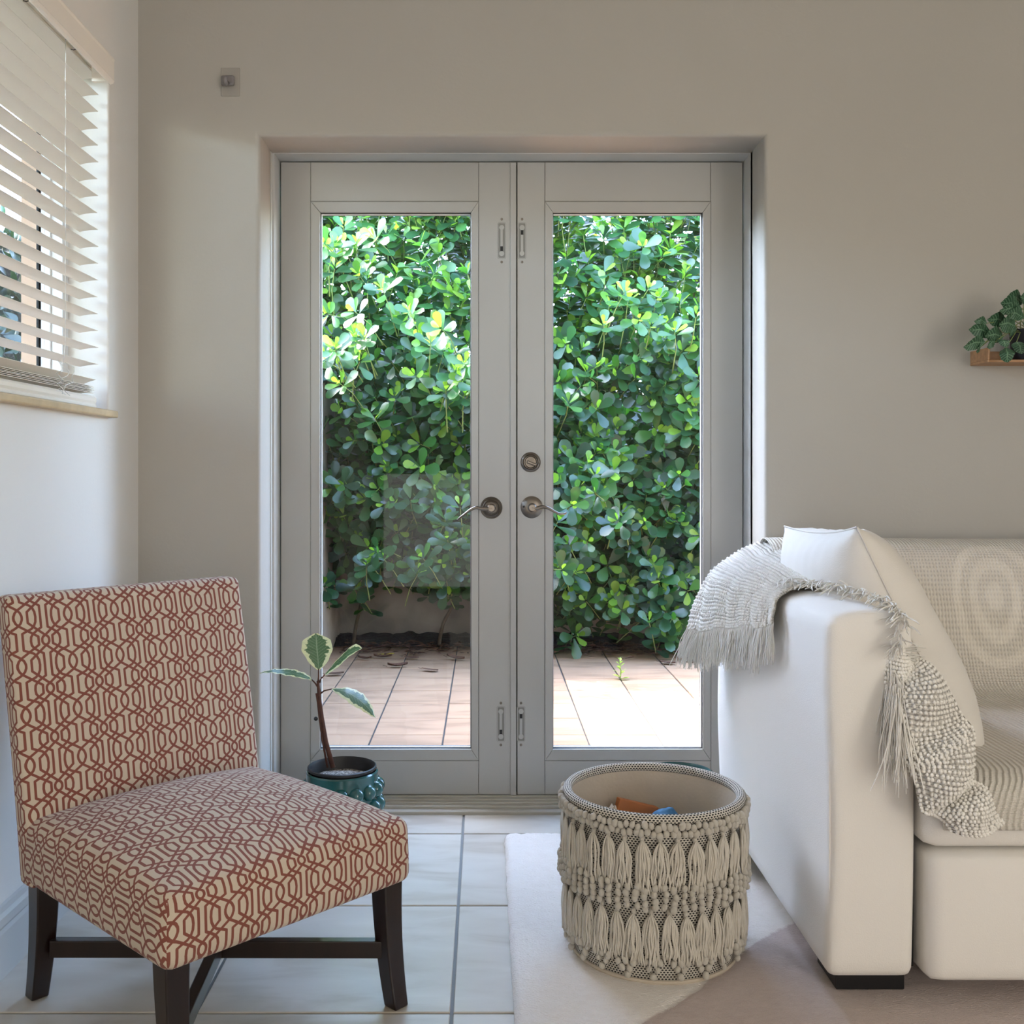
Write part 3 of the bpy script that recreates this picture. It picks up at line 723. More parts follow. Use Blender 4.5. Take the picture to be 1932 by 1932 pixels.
me = rounded_box(0.552, BT, BH, 0.015, (34, 10, 36), back_def, uv_back)
link('backrest', me, CH, M['trellis'], loc=(0, -hyd+BT/2-0.006, zb+BH/2-0.004))
def leg_mesh(sx, sy, flare):
    mb = MB(); rings = 9; vs = []
    for k in range(rings):
        t = k/(rings-1); zz = (zb+0.02)*(1-t); h = 0.0235 - 0.006*t
        off = flare*(t**2.2)
        for a, b in ((-1,-1),(1,-1),(1,1),(-1,1)): vs.append((a*h, b*h+off, zz))
    fs = [(4*i+k, 4*i+(k+1) % 4, 4*(i+1)+(k+1) % 4, 4*(i+1)+k) for i in range(rings-1) for k in range(4)] + [(0,1,2,3), tuple(range(4*(rings-1), 4*rings))[::-1]]
    return mb.add(vs, fs).mesh('leg', M['darkwood'], smooth=True)
for sx in (-1, 1):
    for sy, flr in ((1, 0.030), (-1, -0.034)):
        o = link('leg', leg_mesh(sx, sy, flr), CH, loc=(sx*0.240, 0.242 if sy > 0 else -0.255, 0)); bevel(o, 0.003, 2)
for sgn in (1, -1):
    L = math.hypot(0.240, 0.255)
    o = MB().box(-L+.015, L-.015, -0.011, 0.011, 0.093 + (0.001 if sgn > 0 else 0), 0.127).build('stretcher', M['darkwood'], CH); bevel(o, .002, 2)
    o.rotation_euler = (0, 0, sgn*math.atan2(0.255, 0.240))

# ================================================================== RUBBER PLANT IN TEAL POT
PX, PY = -0.405, 2.93
pp = empty('rubber_plant', (PX, PY, 0), label='young variegated rubber plant in a glossy teal bubble pot behind the patterned chair', cat='plant')
mb = MB()
mb.lathe([(0.0001, 0), (0.078, 0), (0.088, .006), (0.098, .05), (0.103, .11), (0.104, .17), (0.101, .205), (0.1015, .222), (0.098, .226), (0.094, .222), (0.093, .18), (0.001, .175)], 56)
pot = mb.build('pot', M['teal'], pp, smooth=True)
bmb = MB()
for row, (zz, r, n, off) in enumerate(((0.035, .024, 14, 0), (0.083, .025, 15, .5), (0.131, .025, 15, 0), (0.177, .023, 15, .5))):
    for k in range(n):
        th = 2*PI*(k+off)/n; bmb.sphere((0.099*math.cos(th)*(0.93 if row == 0 else 1), 0.099*math.sin(th)*(0.93 if row == 0 else 1), zz), r, 14, 9)
o = bmb.build('bubbles', M['teal'], pot, smooth='all'); tag(o, kind='stuff')
MB().lathe([(0.080, .12), (0.090, .232), (0.0935, .238), (0.097, .236), (0.097, .230)], 56).build('nursery_pot', M['nursery'], pp, smooth=True)
so = MB()
def soilf(u, v):
    r = 0.086*v; th = 2*PI*u
    return (r*math.cos(th), r*math.sin(th), 0.203 + 0.004*mnoise.noise(Vector((r*math.cos(th)*60, r*math.sin(th)*60, 0))))
so.grid(soilf, 40, 12).build('soil', M['soil'], pp, smooth='all')
def leaf_variegated():
    m, t, p, out = newmat('variegated_leaf'); L = t.links.new
    uv = N(t, 'ShaderNodeUVMap'); sp = N(t, 'ShaderNodeSeparateXYZ'); L(uv.outputs[0], sp.inputs[0])
    ab = N(t, 'ShaderNodeMath', operation='ABSOLUTE'); L(sp.outputs[0], ab.inputs[0])      # 0 midrib .. 1 edge
    mp = N(t, 'ShaderNodeMapping'); mp.inputs['Scale'].default_value = (1.2, 9, 1); L(uv.outputs[0], mp.inputs[0])
    nz = N(t, 'ShaderNodeTexNoise'); nz.inputs['Scale'].default_value = 1.6; nz.inputs['Detail'].default_value = 3; L(mp.outputs[0], nz.inputs['Vector'])
    ms = N(t, 'ShaderNodeMath', operation='MULTIPLY_ADD'); ms.inputs[1].default_value = 0.9; L(nz.outputs['Fac'], ms.inputs[0]); L(ab.outputs[0], ms.inputs[2])
    en = N(t, 'ShaderNodeMath', operation='MULTIPLY_ADD'); en.inputs[1].default_value = 2.0; en.inputs[2].default_value = -1.0; L(sp.outputs[1], en.inputs[0])
    en2 = N(t, 'ShaderNodeMath', operation='POWER'); en2.inputs[1].default_value = 6.0
    ea = N(t, 'ShaderNodeMath', operation='ABSOLUTE'); L(en.outputs[0], ea.inputs[0]); L(ea.outputs[0], en2.inputs[0])
    sm_ = N(t, 'ShaderNodeMath', operation='MULTIPLY_ADD'); sm_.inputs[1].default_value = 0.5; L(en2.outputs[0], sm_.inputs[0]); L(ms.outputs[0], sm_.inputs[2])
    mr = N(t, 'ShaderNodeMapRange'); mr.inputs[1].default_value = 1.10; mr.inputs[2].default_value = 1.14; L(sm_.outputs[0], mr.inputs[0])
    mx = N(t, 'ShaderNodeMix', data_type='RGBA'); mx.inputs[6].default_value = (0.075, 0.15, 0.06, 1); mx.inputs[7].default_value = (0.72, 0.74, 0.42, 1); L(mr.outputs[0], mx.inputs[0])
    # side veins and midrib
    wv = N(t, 'ShaderNodeMath', operation='MULTIPLY_ADD'); wv.inputs[1].default_value = -0.25; L(ab.outputs[0], wv.inputs[0]); L(sp.outputs[1], wv.inputs[2])
    fr_ = N(t, 'ShaderNodeMath', operation='PINGPONG'); fr_.inputs[1].default_value = 0.04; L(wv.outputs[0], fr_.inputs[0])
    lt = N(t, 'ShaderNodeMath', operation='LESS_THAN'); lt.inputs[1].default_value = 0.004; L(fr_.outputs[0], lt.inputs[0])
    l2 = N(t, 'ShaderNodeMath', operation='LESS_THAN'); l2.inputs[1].default_value = 0.045; L(ab.outputs[0], l2.inputs[0])
    mxx = N(t, 'ShaderNodeMath', operation='MAXIMUM'); L(lt.outputs[0], mxx.inputs[0]); L(l2.outputs[0], mxx.inputs[1])
    k = N(t, 'ShaderNodeMath', operation='MULTIPLY'); k.inputs[1].default_value = 0.35; L(mxx.outputs[0], k.inputs[0])
    m2 = N(t, 'ShaderNodeMix', data_type='RGBA'); L(k.outputs[0], m2.inputs[0]); L(mx.outputs[2], m2.inputs[6]); m2.inputs[7].default_value = (0.45, 0.55, 0.35, 1)
    L(m2.outputs[2], p.inputs['Base Color']); p.inputs['Roughness'].default_value = 0.38
    tr = N(t, 'ShaderNodeBsdfTranslucent'); L(m2.outputs[2], tr.inputs[0]); ms2 = N(t, 'ShaderNodeMixShader'); ms2.inputs[0].default_value = 0.28
    L(p.outputs[0], ms2.inputs[1]); L(tr.outputs[0], ms2.inputs[2]); L(ms2.outputs[0], out.inputs[0]); return m
M['varieg'] = leaf_variegated()
def spine_leaf(name, spine, side, widths, m, parent, cup=0.15, nu=8, nv=24, drop=None):
    """leaf surface along a spine of points; side = direction of its width"""
    P = [Vector(p) for p in spine]; side = Vector(side).normalized()
    def at(t):
        s = t*(len(P)-1); i = min(int(s), len(P)-2); f = s-i
        p0, p1, p2, p3 = P[max(i-1,0)], P[i], P[i+1], P[min(i+2,len(P)-1)]
        return 0.5*((2*p1)+(-p0+p2)*f+(2*p0-5*p1+4*p2-p3)*f*f+(-p0+3*p1-3*p2+p3)*f**3)
    def wd(t):
        s = t*(len(widths)-1); i = min(int(s), len(widths)-2); f = s-i; f = f*f*(3-2*f)*.5+f*.5
        return widths[i]*(1-f)+widths[i+1]*f
    verts = []; uvs = []; faces = []
    for j in range(nv+1):
        t = j/nv; c = at(t); tan = (at(min(1, t+.02))-at(max(0, t-.02))).normalized(); up = side.cross(tan).normalized()
        for i in range(nu+1):
            u = i/nu*2-1; verts.append(c + side*u*wd(t) + up*(cup*abs(u)**1.5*wd(t) + .0015*math.sin(t*40+u*3)*abs(u))); uvs.append((u, t))
    for j in range(nv):
        for i in range(nu): faces.append((j*(nu+1)+i, j*(nu+1)+i+1, (j+1)*(nu+1)+i+1, (j+1)*(nu+1)+i))
    me = bpy.data.meshes.new(name); me.from_pydata(verts, [], faces); uvl = me.uv_layers.new(name='UVMap')
    for l in me.loops: uvl.data[l.index].uv = uvs[l.vertex_index]
    me.polygons.foreach_set('use_smooth', [True]*len(me.polygons)); me.materials.append(m)
    return link(name, me, parent)
def W(xp, yp, Y): return Vector(((xp-915)*Y/1950, Y, 1.07+(890-yp)*Y/1950))
base = Vector((PX, PY, 0))
def lp(xp, yp, Y=PY): return W(xp, yp, Y) - base
stem_pts = [lp(628,1448), lp(615,1400), lp(607,1350), lp(602,1310), lp(600,1285)]
MB().tube(stem_pts, [.0075, .0065, .0055, .0050, .0042], 10).build('stem', M['stem'], pp, smooth='all')
MB().tube([lp(618,1448), lp(609,1400), lp(603,1355), lp(600,1325), lp(597,1308)], .0032, 8).build('stake', M['stem'], pp, smooth='all')
MB().sphere(lp(596,1356), .006, 10, 7).build('tie', M['nursery'], pp, smooth='all')
for a in ((lp(600,1290), lp(601,1277), lp(601,1262)), (lp(602,1288), lp(606,1280), lp(613,1273)), (lp(601,1298), lp(594,1288), lp(588,1282)), (lp(603,1310), lp(612,1303), lp(626,1300))):
    MB().tube(a, [.003, .0022, .002], 6).build('petiole', M['stem'], pp, smooth='all')
spine_leaf('leaf', [lp(601,1264), lp(600,1245), lp(598,1225), lp(597,1208), lp(596,1195)], (1, .25, 0), [.004, .030, .044, .040, .004], M['varieg'], pp)
spine_leaf('leaf', [lp(612,1274), lp(630,1255,2.91), lp(648,1240,2.89), lp(665,1228,2.88), lp(683,1223,2.88)], (.45, -.3, .85), [.003, .024, .031, .022, .001], M['varieg'], pp)
spine_leaf('leaf', [lp(589,1283), lp(570,1275,2.90), lp(545,1269,2.86), lp(515,1266,2.82), lp(490,1270,2.80)], (.12, .55, .10), [.002, .020, .024, .015, .001], M['varieg'], pp, cup=.05)
spine_leaf('leaf', [lp(626,1300), lp(652,1305,2.90), lp(675,1318,2.88), lp(693,1334,2.86), lp(708,1354,2.85)], (.35, .75, .32), [.002, .024, .030, .020, .001], M['varieg'], pp, cup=.1)

# teal bowl behind the basket
tb = empty('teal_bowl', (0.545, 2.90, 0.0145), label='glossy teal pot mostly hidden behind the tasselled basket', cat='pot')
MB().lathe([(0.0001, 0), (0.07, 0), (0.085, .02), (0.098, .10), (0.100, .18), (0.098, .213), (0.092, .216), (0.088, .21), (0.086, .05), (0.001, .03)], 48).build('bowl', M['teal'], tb, smooth=True)

# ================================================================== SOFA
AX0, AX1, AF = 0.683, 0.854, 2.05
sf = empty('sofa', (1.6, 2.5, 0), label='cream upholstered sofa with tall box arm and pull-out trundle base', cat='sofa')
def loc_sofa(x, y, z): return (x-1.6, y-2.5, z)
def arm_def(p):
    x, y, zz = p
    t = (zz+.356)/.712
    k = 1-abs(x/.0855)**2.2 if abs(x) < .0855 else 0
    zz2 = zz + 0.020*k*max(0, t-.5)*2
    fy = 0.006*(1-(abs(2*t-1))**3)*(1 if y < 0 else 0)
    return (x + 0.004*math.sin(t*7+y*3)*(1 if x < 0 else .3), y - fy, zz2)
me = rounded_box(AX1-AX0, 0.985, 0.712, 0.022, (14, 34, 24), arm_def)
link('arm', me, sf, M['sofa'], loc=loc_sofa((AX0+AX1)/2, AF+0.985/2, 0.4185))
# seam piping on the front of the arm
sp_ = []
for k in range(10): sp_.append((AX0+.004, AF+.010, .09+k/9*.665))
for k in range(1, 6): a = PI/2*k/5; sp_.append((AX0+.004+.020*(1-math.cos(a)), AF+.008, .755+.018*math.sin(a)))
for k in range(1, 8): u = k/7; sp_.append((AX0+.024+u*(AX1-AX0-.05), AF+.008, .773+.016*math.sin(PI*u)))
MB().tube(sp_, .0020, 6).build('piping', M['sofa'], sf, smooth='all').location = (-1.6, -2.5, 0)
# backrest
def sb_def(p):
    x, y, zz = p
    t = (zz+.26)/.52; b = .022*(1-abs(2*t-1)**2)*(1-min(1, abs(x)/1.0)**6)
    return (x, y - (b if y < 0 else 0) + .10*(t-.5)*1.0, zz + .006*mnoise.noise(Vector((x*3, 0, 0))))
me = rounded_box(2.0, .15, .52, .045, (40, 8, 16), sb_def)
link('backrest', me, sf, M['sofa'], loc=loc_sofa(1.864, 2.92, .585))
def seat_d(p):
    x, y, zz = p
    c = .012*(1-min(1, abs(x)/1.0)**4)*(1-min(1, abs(y)/.42)**4)
    return (x, y, zz + (c if zz > 0 else 0))
me = rounded_box(2.0, .86, .128, .026, (36, 24, 10), seat_d)
link('seat_cushion', me, sf, M['sofa'], loc=loc_sofa(1.866, AF-.012+.43, .388))
me = rounded_box(2.0, .80, .255, .016, (36, 14, 12), lambda p: (p[0], p[1]-(.006*(1-abs(p[2]/.1275)**3) if p[1] < 0 else 0), p[2]))
link('trundle_base', me, sf, M['sofa'], loc=loc_sofa(1.873, AF-.015+.40, .190))
for cx_, w_ in ((.785, .070), (2.75, .070)):
    o = MB().box(-w_, w_, -.06, .06, 0, .072).build('foot', M['blackfoot'], sf); o.location = loc_sofa(cx_, 2.165, .0145); bevel(o, .003, 2)
o = MB().box(-.07, .07, -.06, .06, 0, .072).build('foot', M['blackfoot'], sf); o.location = loc_sofa(.785, 2.90, .0145)
cs = MB().lathe([(.0001, -.014), (.020, -.014), (.025, -.008), (.025, .008), (.020, .014), (.0001, .014)], 24, axis='x').box(-.012, .012, -.012, .012, .01, .05).build('caster', M['blackfoot'], sf, smooth=True); cs.location = loc_sofa(.955, 2.16, .0397)
cs = cs.copy(); COL.objects.link(cs); cs.location = loc_sofa(2.60, 2.16, .0397)
# solid black strip standing in for the dark gap beside the arm
o = MB().box(AX1-.004, AX1+.012, AF+.04, AF+.9, .07, .5).build('gap_shade', M['black'], sf); o.location = (-1.6, -2.5, 0)

# ================================================================== THROW
def knit_mat(name, col, mode):
    m, t, p, out = newmat(name); L = t.links.new
    p.inputs['Base Color'].default_value = col; p.inputs['Roughness'].default_value = .9; p.inputs['Sheen Weight'].default_value = .25; p.inputs['Specular IOR Level'].default_value = .15
    uv = N(t, 'ShaderNodeUVMap')
    sp = N(t, 'ShaderNodeSeparateXYZ'); L(uv.outputs[0], sp.inputs[0])
    def rib(sock, period, ph=0):
        a = N(t, 'ShaderNodeMath', operation='MULTIPLY_ADD'); a.inputs[1].default_value = 2*PI/period; a.inputs[2].default_value = ph; L(sock, a.inputs[0])
        s = N(t, 'ShaderNodeMath', operation='SINE'); L(a.outputs[0], s.inputs[0]); return s.outputs[0]
    nz = N(t, 'ShaderNodeTexNoise'); nz.inputs['Scale'].default_value = 14; nz.inputs['Detail'].default_value = 2; L(uv.outputs[0], nz.inputs['Vector'])
    wob = N(t, 'ShaderNodeMath', operation='MULTIPLY_ADD'); wob.inputs[1].default_value = .008; L(nz.outputs['Fac'], wob.inputs[0]); L(sp.outputs[0], wob.inputs[2])
    r1 = rib(wob.outputs[0], .0125 if mode != 'waffle' else .0088); r2 = rib(sp.outputs[1], .0080)
    mul = N(t, 'ShaderNodeMath', operation='MULTIPLY_ADD'); mul.inputs[1].default_value = {'rib': .18, 'waffle': .75, 'bobble': 1.0}[mode]; L(r2, mul.inputs[0]); L(r1, mul.inputs[2])
    h = mul.outputs[0]
    if mode == 'waffle':
        # flat woven medallions among the waffle
        vo = N(t, 'ShaderNodeTexVoronoi'); vo.inputs['Scale'].default_value = 2.6; vo.inputs['Randomness'].default_value = .0
        mpv = N(t, 'ShaderNodeMapping'); mpv.inputs['Location'].default_value = (-.594, -.383, 0); L(uv.outputs[0], mpv.inputs[0]); L(mpv.outputs[0], vo.inputs['Vector'])
        rg = N(t, 'ShaderNodeMath', operation='MULTIPLY'); rg.inputs[1].default_value = 52; L(vo.outputs['Distance'], rg.inputs[0])
        sn = N(t, 'ShaderNodeMath', operation='SINE'); L(rg.outputs[0], sn.inputs[0])
        lim = N(t, 'ShaderNodeMath', operation='LESS_THAN'); lim.inputs[1].default_value = .30; L(vo.outputs['Distance'], lim.inputs[0])
        g1 = N(t, 'ShaderNodeMath', operation='GREATER_THAN'); g1.inputs[1].default_value = .0; L(sn.outputs[0], g1.inputs[0])
        mm = N(t, 'ShaderNodeMath', operation='MULTIPLY'); L(lim.outputs[0], mm.inputs[0]); L(g1.outputs[0], mm.inputs[1])
        inv = N(t, 'ShaderNodeMath', operation='MULTIPLY_ADD'); inv.inputs[1].default_value = -.35; inv.inputs[2].default_value = 1; L(mm.outputs[0], inv.inputs[0])
        hh = N(t, 'ShaderNodeMath', operation='MULTIPLY'); L(h, hh.inputs[0]); L(inv.outputs[0], hh.inputs[1]); h = hh.outputs[0]
    b = N(t, 'ShaderNodeBump'); b.inputs['Strength'].default_value = 1.0; b.inputs['Distance'].default_value = {'rib': .0022, 'waffle': .0015, 'bobble': .003}[mode]
    L(h, b.inputs['Height']); L(b.outputs[0], p.inputs['Normal'])
    # base colour darkened in the low rows between the raised cords
    mr = N(t, 'ShaderNodeMapRange'); mr.inputs[1].default_value = -1.6; mr.inputs[2].default_value = -.2; L(h, mr.inputs[0])
    mx = N(t, 'ShaderNodeMix', data_type='RGBA'); L(mr.outputs[0], mx.inputs[0]); mx.inputs[6].default_value = tuple(c*.76 for c in col[:3])+(1,); mx.inputs[7].default_value = col
    L(mx.outputs[2], p.inputs['Base Color']); return m
CC = (0.80, 0.745, 0.655, 1)
M['knit_waffle'] = knit_mat('throw_waffle', CC, 'waffle'); M['knit_rib'] = knit_mat('throw_rib', CC, 'rib'); M['knit_bobble'] = knit_mat('throw_bobble', (0.82, 0.78, 0.71, 1), 'bobble')
def cloth(name, fn, nu, nv, su, sv, m, parent, thick=.004):
    verts = [fn(i/nu, j/nv) for j in range(nv+1) for i in range(nu+1)]
    faces = [(j*(nu+1)+i, j*(nu+1)+i+1, (j+1)*(nu+1)+i+1, (j+1)*(nu+1)+i) for j in range(nv) for i in range(nu)]
    me = bpy.data.meshes.new(name); me.from_pydata([tuple(v) for v in verts], [], faces); l_ = me.uv_layers.new(name='UVMap')
    for l in me.loops:
        k = l.vertex_index; l_.data[l.index].uv = ((k % (nu+1))/nu*su, (k//(nu+1))/nv*sv)
    me.polygons.foreach_set('use_smooth', [True]*len(me.polygons)); me.materials.append(m)
    o = link(name, me, parent); s = o.modifiers.new('solid', 'SOLIDIFY'); s.thickness = thick; s.offset = 0; return o
def nz3(x, y, z=0): return mnoise.noise(Vector((x, y, z)))
TH = empty('throw_blanket', (1.3, 2.6, .86), label='cream textured throw with fringe draped over sofa back, seat and arm', cat='blanket')
tb_ = Vector((1.3, 2.6, .86))
def catmull(P, t):
    P = [Vector(p) for p in P]; s = t*(len(P)-1); i = min(int(s), len(P)-2); f = s-i
    p0, p1, p2, p3 = P[max(i-1,0)], P[i], P[i+1], P[min(i+2,len(P)-1)]
    return 0.5*((2*p1)+(-p0+p2)*f+(2*p0-5*p1+4*p2-p3)*f*f+(-p0+3*p1-3*p2+p3)*f**3)
# back panel: profile in (y, z)
bprofile = [(0, 3.035, .70), (0, 3.035, .82), (0, 3.00, .868), (0, 2.93, .868), (0, 2.865, .83), (0, 2.832, .72), (0, 2.80, .58), (0, 2.77, .50), (0, 2.70, .474)]
def backp(u, v):
    p = catmull(bprofile, v); x = .80 + u*1.55
    w_ = .010*nz3(x*2.2, v*2, 3)
    return Vector((x, p.y - .006 - abs(w_)*.8, p.z + .004 + w_*.7)) - tb_
cloth('back_panel', backp, 90, 50, 1.55, .62, M['knit_waffle'], TH)
# seat panel with front overhang
sprofile = [(0, 2.74, .474), (0, 2.55, .470), (0, 2.30, .468), (0, 2.12, .468), (0, 2.055, .462), (0, 2.024, .440), (0, 2.020, .40), (0, 2.021, .365)]
def seatp(u, v):
    p = catmull(sprofile, v); xl = .925 + .03*math.sin(v*5) ; x = xl + u*(2.35-xl)
    w_ = .009*nz3(x*3.0, p.y*3, 8)
    k = 1 if v < .75 else 0.3
    return Vector((x, p.y - (0 if v < .7 else abs(w_)*.8), p.z + .004 + abs(w_)*k)) - tb_
cloth('seat_panel', seatp, 90, 50, 1.42, .85, M['knit_rib'], TH)
# drape over the outer side of the arm
def armp(u, v):
    Y = 2.36 + .68*u
    # cross-section points (x, z) interpolated front -> rear
    A = [(.86, .785), (.80, .806), (.73, .803), (.683, .782), (.672, .750), (.668, .722)]
    B = [(.90, .872), (.82, .862), (.745, .828), (.668, .765), (.632, .690), (.606, .600)]
    Cc = [(.87, .840), (.80, .836), (.72, .818), (.668, .772), (.652, .715), (.646, .665)]
    k = u
    def lerp3(i):
        if k < .5: f = k*2; return (A[i][0]*(1-f)+Cc[i][0]*f, A[i][1]*(1-f)+Cc[i][1]*f)
        f = k*2-1; return (Cc[i][0]*(1-f)+B[i][0]*f, Cc[i][1]*(1-f)+B[i][1]*f)
    p = catmull([(a, 0, b) for a, b in [lerp3(i) for i in range(6)]], v)
    wv_ = .012*math.sin(u*19+v*2)*v*v + .008*nz3(u*5, v*4, 2)
    return Vector((p.x - abs(wv_) - .003, Y + .02*math.sin(v*4), p.z + wv_*.35)) - tb_
cloth('arm_drape', armp, 60, 36, .70, .34, M['knit_bobble'], TH)
# bunched strip down the inner front of the arm
def stripp(u, v):
    sp = [W(1678,1222,2.09), W(1698,1258,2.06), W(1735,1320,2.03), W(1762,1400,2.00), W(1775,1465,1.995), W(1800,1515,1.990), W(1838,1552,1.985)]
    wdt = [.014, .036, .062, .072, .055, .062, .050]
    c = catmull(sp, v); s = v*6; i = min(int(s), 5); wd_ = wdt[i]*(1-(s-i))+wdt[i+1]*(s-i)
    a = (u*2-1)
    fold = .016*math.sin(v*21+u*2.5) + .010*math.sin(v*34+1+u*5)
    return Vector((c.x + a*wd_, c.y - .030*(1-a*a) - .012 - fold*.8*(1-abs(a)**3), c.z + .012*math.sin(v*22+u*3) + a*.012)) - tb_
strip = cloth('front_drape', stripp, 28, 90, .14, .55, M['knit_bobble'], TH)
# raised bobbles on drape and strip
bob = MB(); rr_ = random.Random(5)
def bobbles(fn, nu, nv, su, sv, r, out, u0=0., u1=1., v0=0., v1=1.):
    for j in range(nv):
        for i in range(nu):
            u = u0 + (u1-u0)*(i+.5+.25*rr_.uniform(-1,1))/nu; v = v0 + (v1-v0)*(j+.5)/nv
            p = fn(u, v); du = fn(min(1,u+.01), v)-fn(max(0,u-.01), v); dv = fn(u, min(1,v+.01))-fn(u, max(0,v-.01)); n = du.cross(dv)
            if n.length < 1e-12: continue
            n.normalize()
            if n.dot(out) < 0: n = -n
            bob.sphere(p + n*(.0025), r*rr_.uniform(.85, 1.15), 6, 4)
bobbles(stripp, 15, 62, .14, .55, .0040, Vector((0,-1,.3)))
bobbles(armp, 62, 30, .70, .34, .0038, Vector((-1,-.3,.5)), 0, 1, .12, 1)
o = bob.build('bobbles', M['fringe'], TH, smooth='all', fixn=False); tag(o, kind='stuff')
# fringes
fg = MB()
def fringe(root, direction, length, r=.0015, seg=6, wob=.012, grav=.6):
    p = Vector(root); d = Vector(direction).normalized(); pts = [p.copy()]; st = length/seg
    ph = rr_.uniform(0, 6)
    for k in range(seg):
        d = (d + Vector((rr_.uniform(-1,1)*wob*12, rr_.uniform(-1,1)*wob*12, -grav*.35))).normalized(); p = p + d*st; pts.append(p.copy())
    fg.tube(pts, [r]*(seg) + [r*.5], 3, cap=False)
for k in range(330):                                # along the hem of the arm drape
    u = k/330
    p = armp(u, 1.0); 
    fringe(p, (-.12+rr_.uniform(-.2,.2), rr_.uniform(-.15,.15), -1), rr_.uniform(.075, .115)*(1.0 if u > .15 else .8), wob=.010)
for k in range(60):                                 # bunch at the rear corner
    p = armp(.85+.15*k/60, .93+rr_.uniform(0,.07)); fringe(p, (-.5, rr_.uniform(-.3,.3), -.8), rr_.uniform(.08, .12), wob=.014)
top = [Vector((.700,2.42,.808)), Vector((.745,2.38,.812)), Vector((.775,2.30,.812)), Vector((.795,2.23,.810)), Vector((.812,2.16,.806)), Vector((.822,2.09,.795)), Vector((.826,2.040,.770)), W(1688, 1232, 2.035)]
for k in range(230):                                # along the top of the arm below the pillow
    t = k/230; p = catmull(top, t) - tb_ + Vector((rr_.uniform(-.01,.01), rr_.uniform(-.01,.01), rr_.uniform(0,.012)))
    fringe(p, (rr_.uniform(-.9,.1), rr_.uniform(-1.2,-.1), rr_.uniform(-.1,.2)), rr_.uniform(.025, .055), r=.0018, wob=.012, grav=.22)
side = [W(1650,1188,2.12), W(1668,1215,2.09), W(1685,1255,2.05), W(1690,1290,2.02), W(1700,1320,2.00)]
for k in range(300):                                # hanging down in front of the arm
    t = (k/300)**.8; p = catmull(side, t) - tb_ + Vector((rr_.uniform(-.012,.012), rr_.uniform(-.012,.0), rr_.uniform(-.01,.01)))
    fringe(p, (-.10+rr_.uniform(-.28,.22), -.25, -1), rr_.uniform(.10, .19), wob=.012, grav=.7)
for k in range(26):
    p = W(1680, 1235, 2.06) - tb_; fringe(p, (1, -.4, rr_.uniform(-.5, .8)), rr_.uniform(.04, .07), wob=.02, grav=.2)
o = fg.build('fringe', M['fringe'], TH, smooth='all', fixn=False); tag(o, kind='stuff')

# ================================================================== PILLOW
def pillow():
    B_ = Vector((.806, 2.25, .957)); A_ = Vector((.810, 2.78, .915)); C_ = Vector((1.078, 2.225, .408))
    ex = (C_-B_); ey = (A_-B_); cen = B_ + ex/2 + ey/2; a = ex.length/2; b = ey.length/2
    ex.normalize(); ey = (ey - ex*ey.dot(ex)).normalized(); ez = ex.cross(ey)
    n = 44; T = .118
    verts = []; faces = []; idx = {}
    for s in (1, -1):
        for j in range(n+1):
            for i in range(n+1):
                u, v = i/n*2-1, j/n*2-1
                edge = (i in (0, n) or j in (0, n))
                if s == -1 and edge: idx[(s,i,j)] = idx[(1,i,j)]; continue
                # pinched sides: edges draw in between the corners
                x = u*a*(1-.055*(1-v*v)*abs(u)**3); y = v*b*(1-.055*(1-u*u)*abs(v)**3)
                h = T*((1-u**4)*(1-v**4))**.55*(1-.10*(u*u+v*v))
                r = math.hypot(u, v)
                wr = .004*math.sin(v*26+3*u)*(abs(u)**6)*(1-abs(v)**2) + .004*math.sin(u*30+2*v)*(abs(v)**6)*(1-u*u) + .006*nz3(u*2.2, v*2.2, s*3)
                z = s*(h + (wr if not edge else 0))
                p = cen + ex*x + ey*y + ez*z; p.z -= .012*(1-u*u)*(1 if v < 0 else 1)*0
                idx[(s,i,j)] = len(verts); verts.append(p - cen)
        for j in range(n):
            for i in range(n):
                q = (idx[(s,i,j)], idx[(s,i+1,j)], idx[(s,i+1,j+1)], idx[(s,i,j+1)]); faces.append(q if s == 1 else q[::-1])
    e = empty('throw_pillow', cen, label='plump white square pillow leaning between sofa arm and seat', cat='pillow')
    mb = MB(); mb.add(verts, faces); o = mb.build('cushion', M['pillow'], e, smooth='all'); 
    loop = [(i, 0) for i in range(n)] + [(n, j) for j in range(n)] + [(n-i, n) for i in range(n)] + [(0, n-j) for j in range(n+1)]
    pts = [Vector(verts[idx[(1,)+q]])*1.003 for q in loop]
    MB().tube(pts, .0022, 6, cap=False).build('seam_piping', M['piping'], e, smooth='all')
pillow()

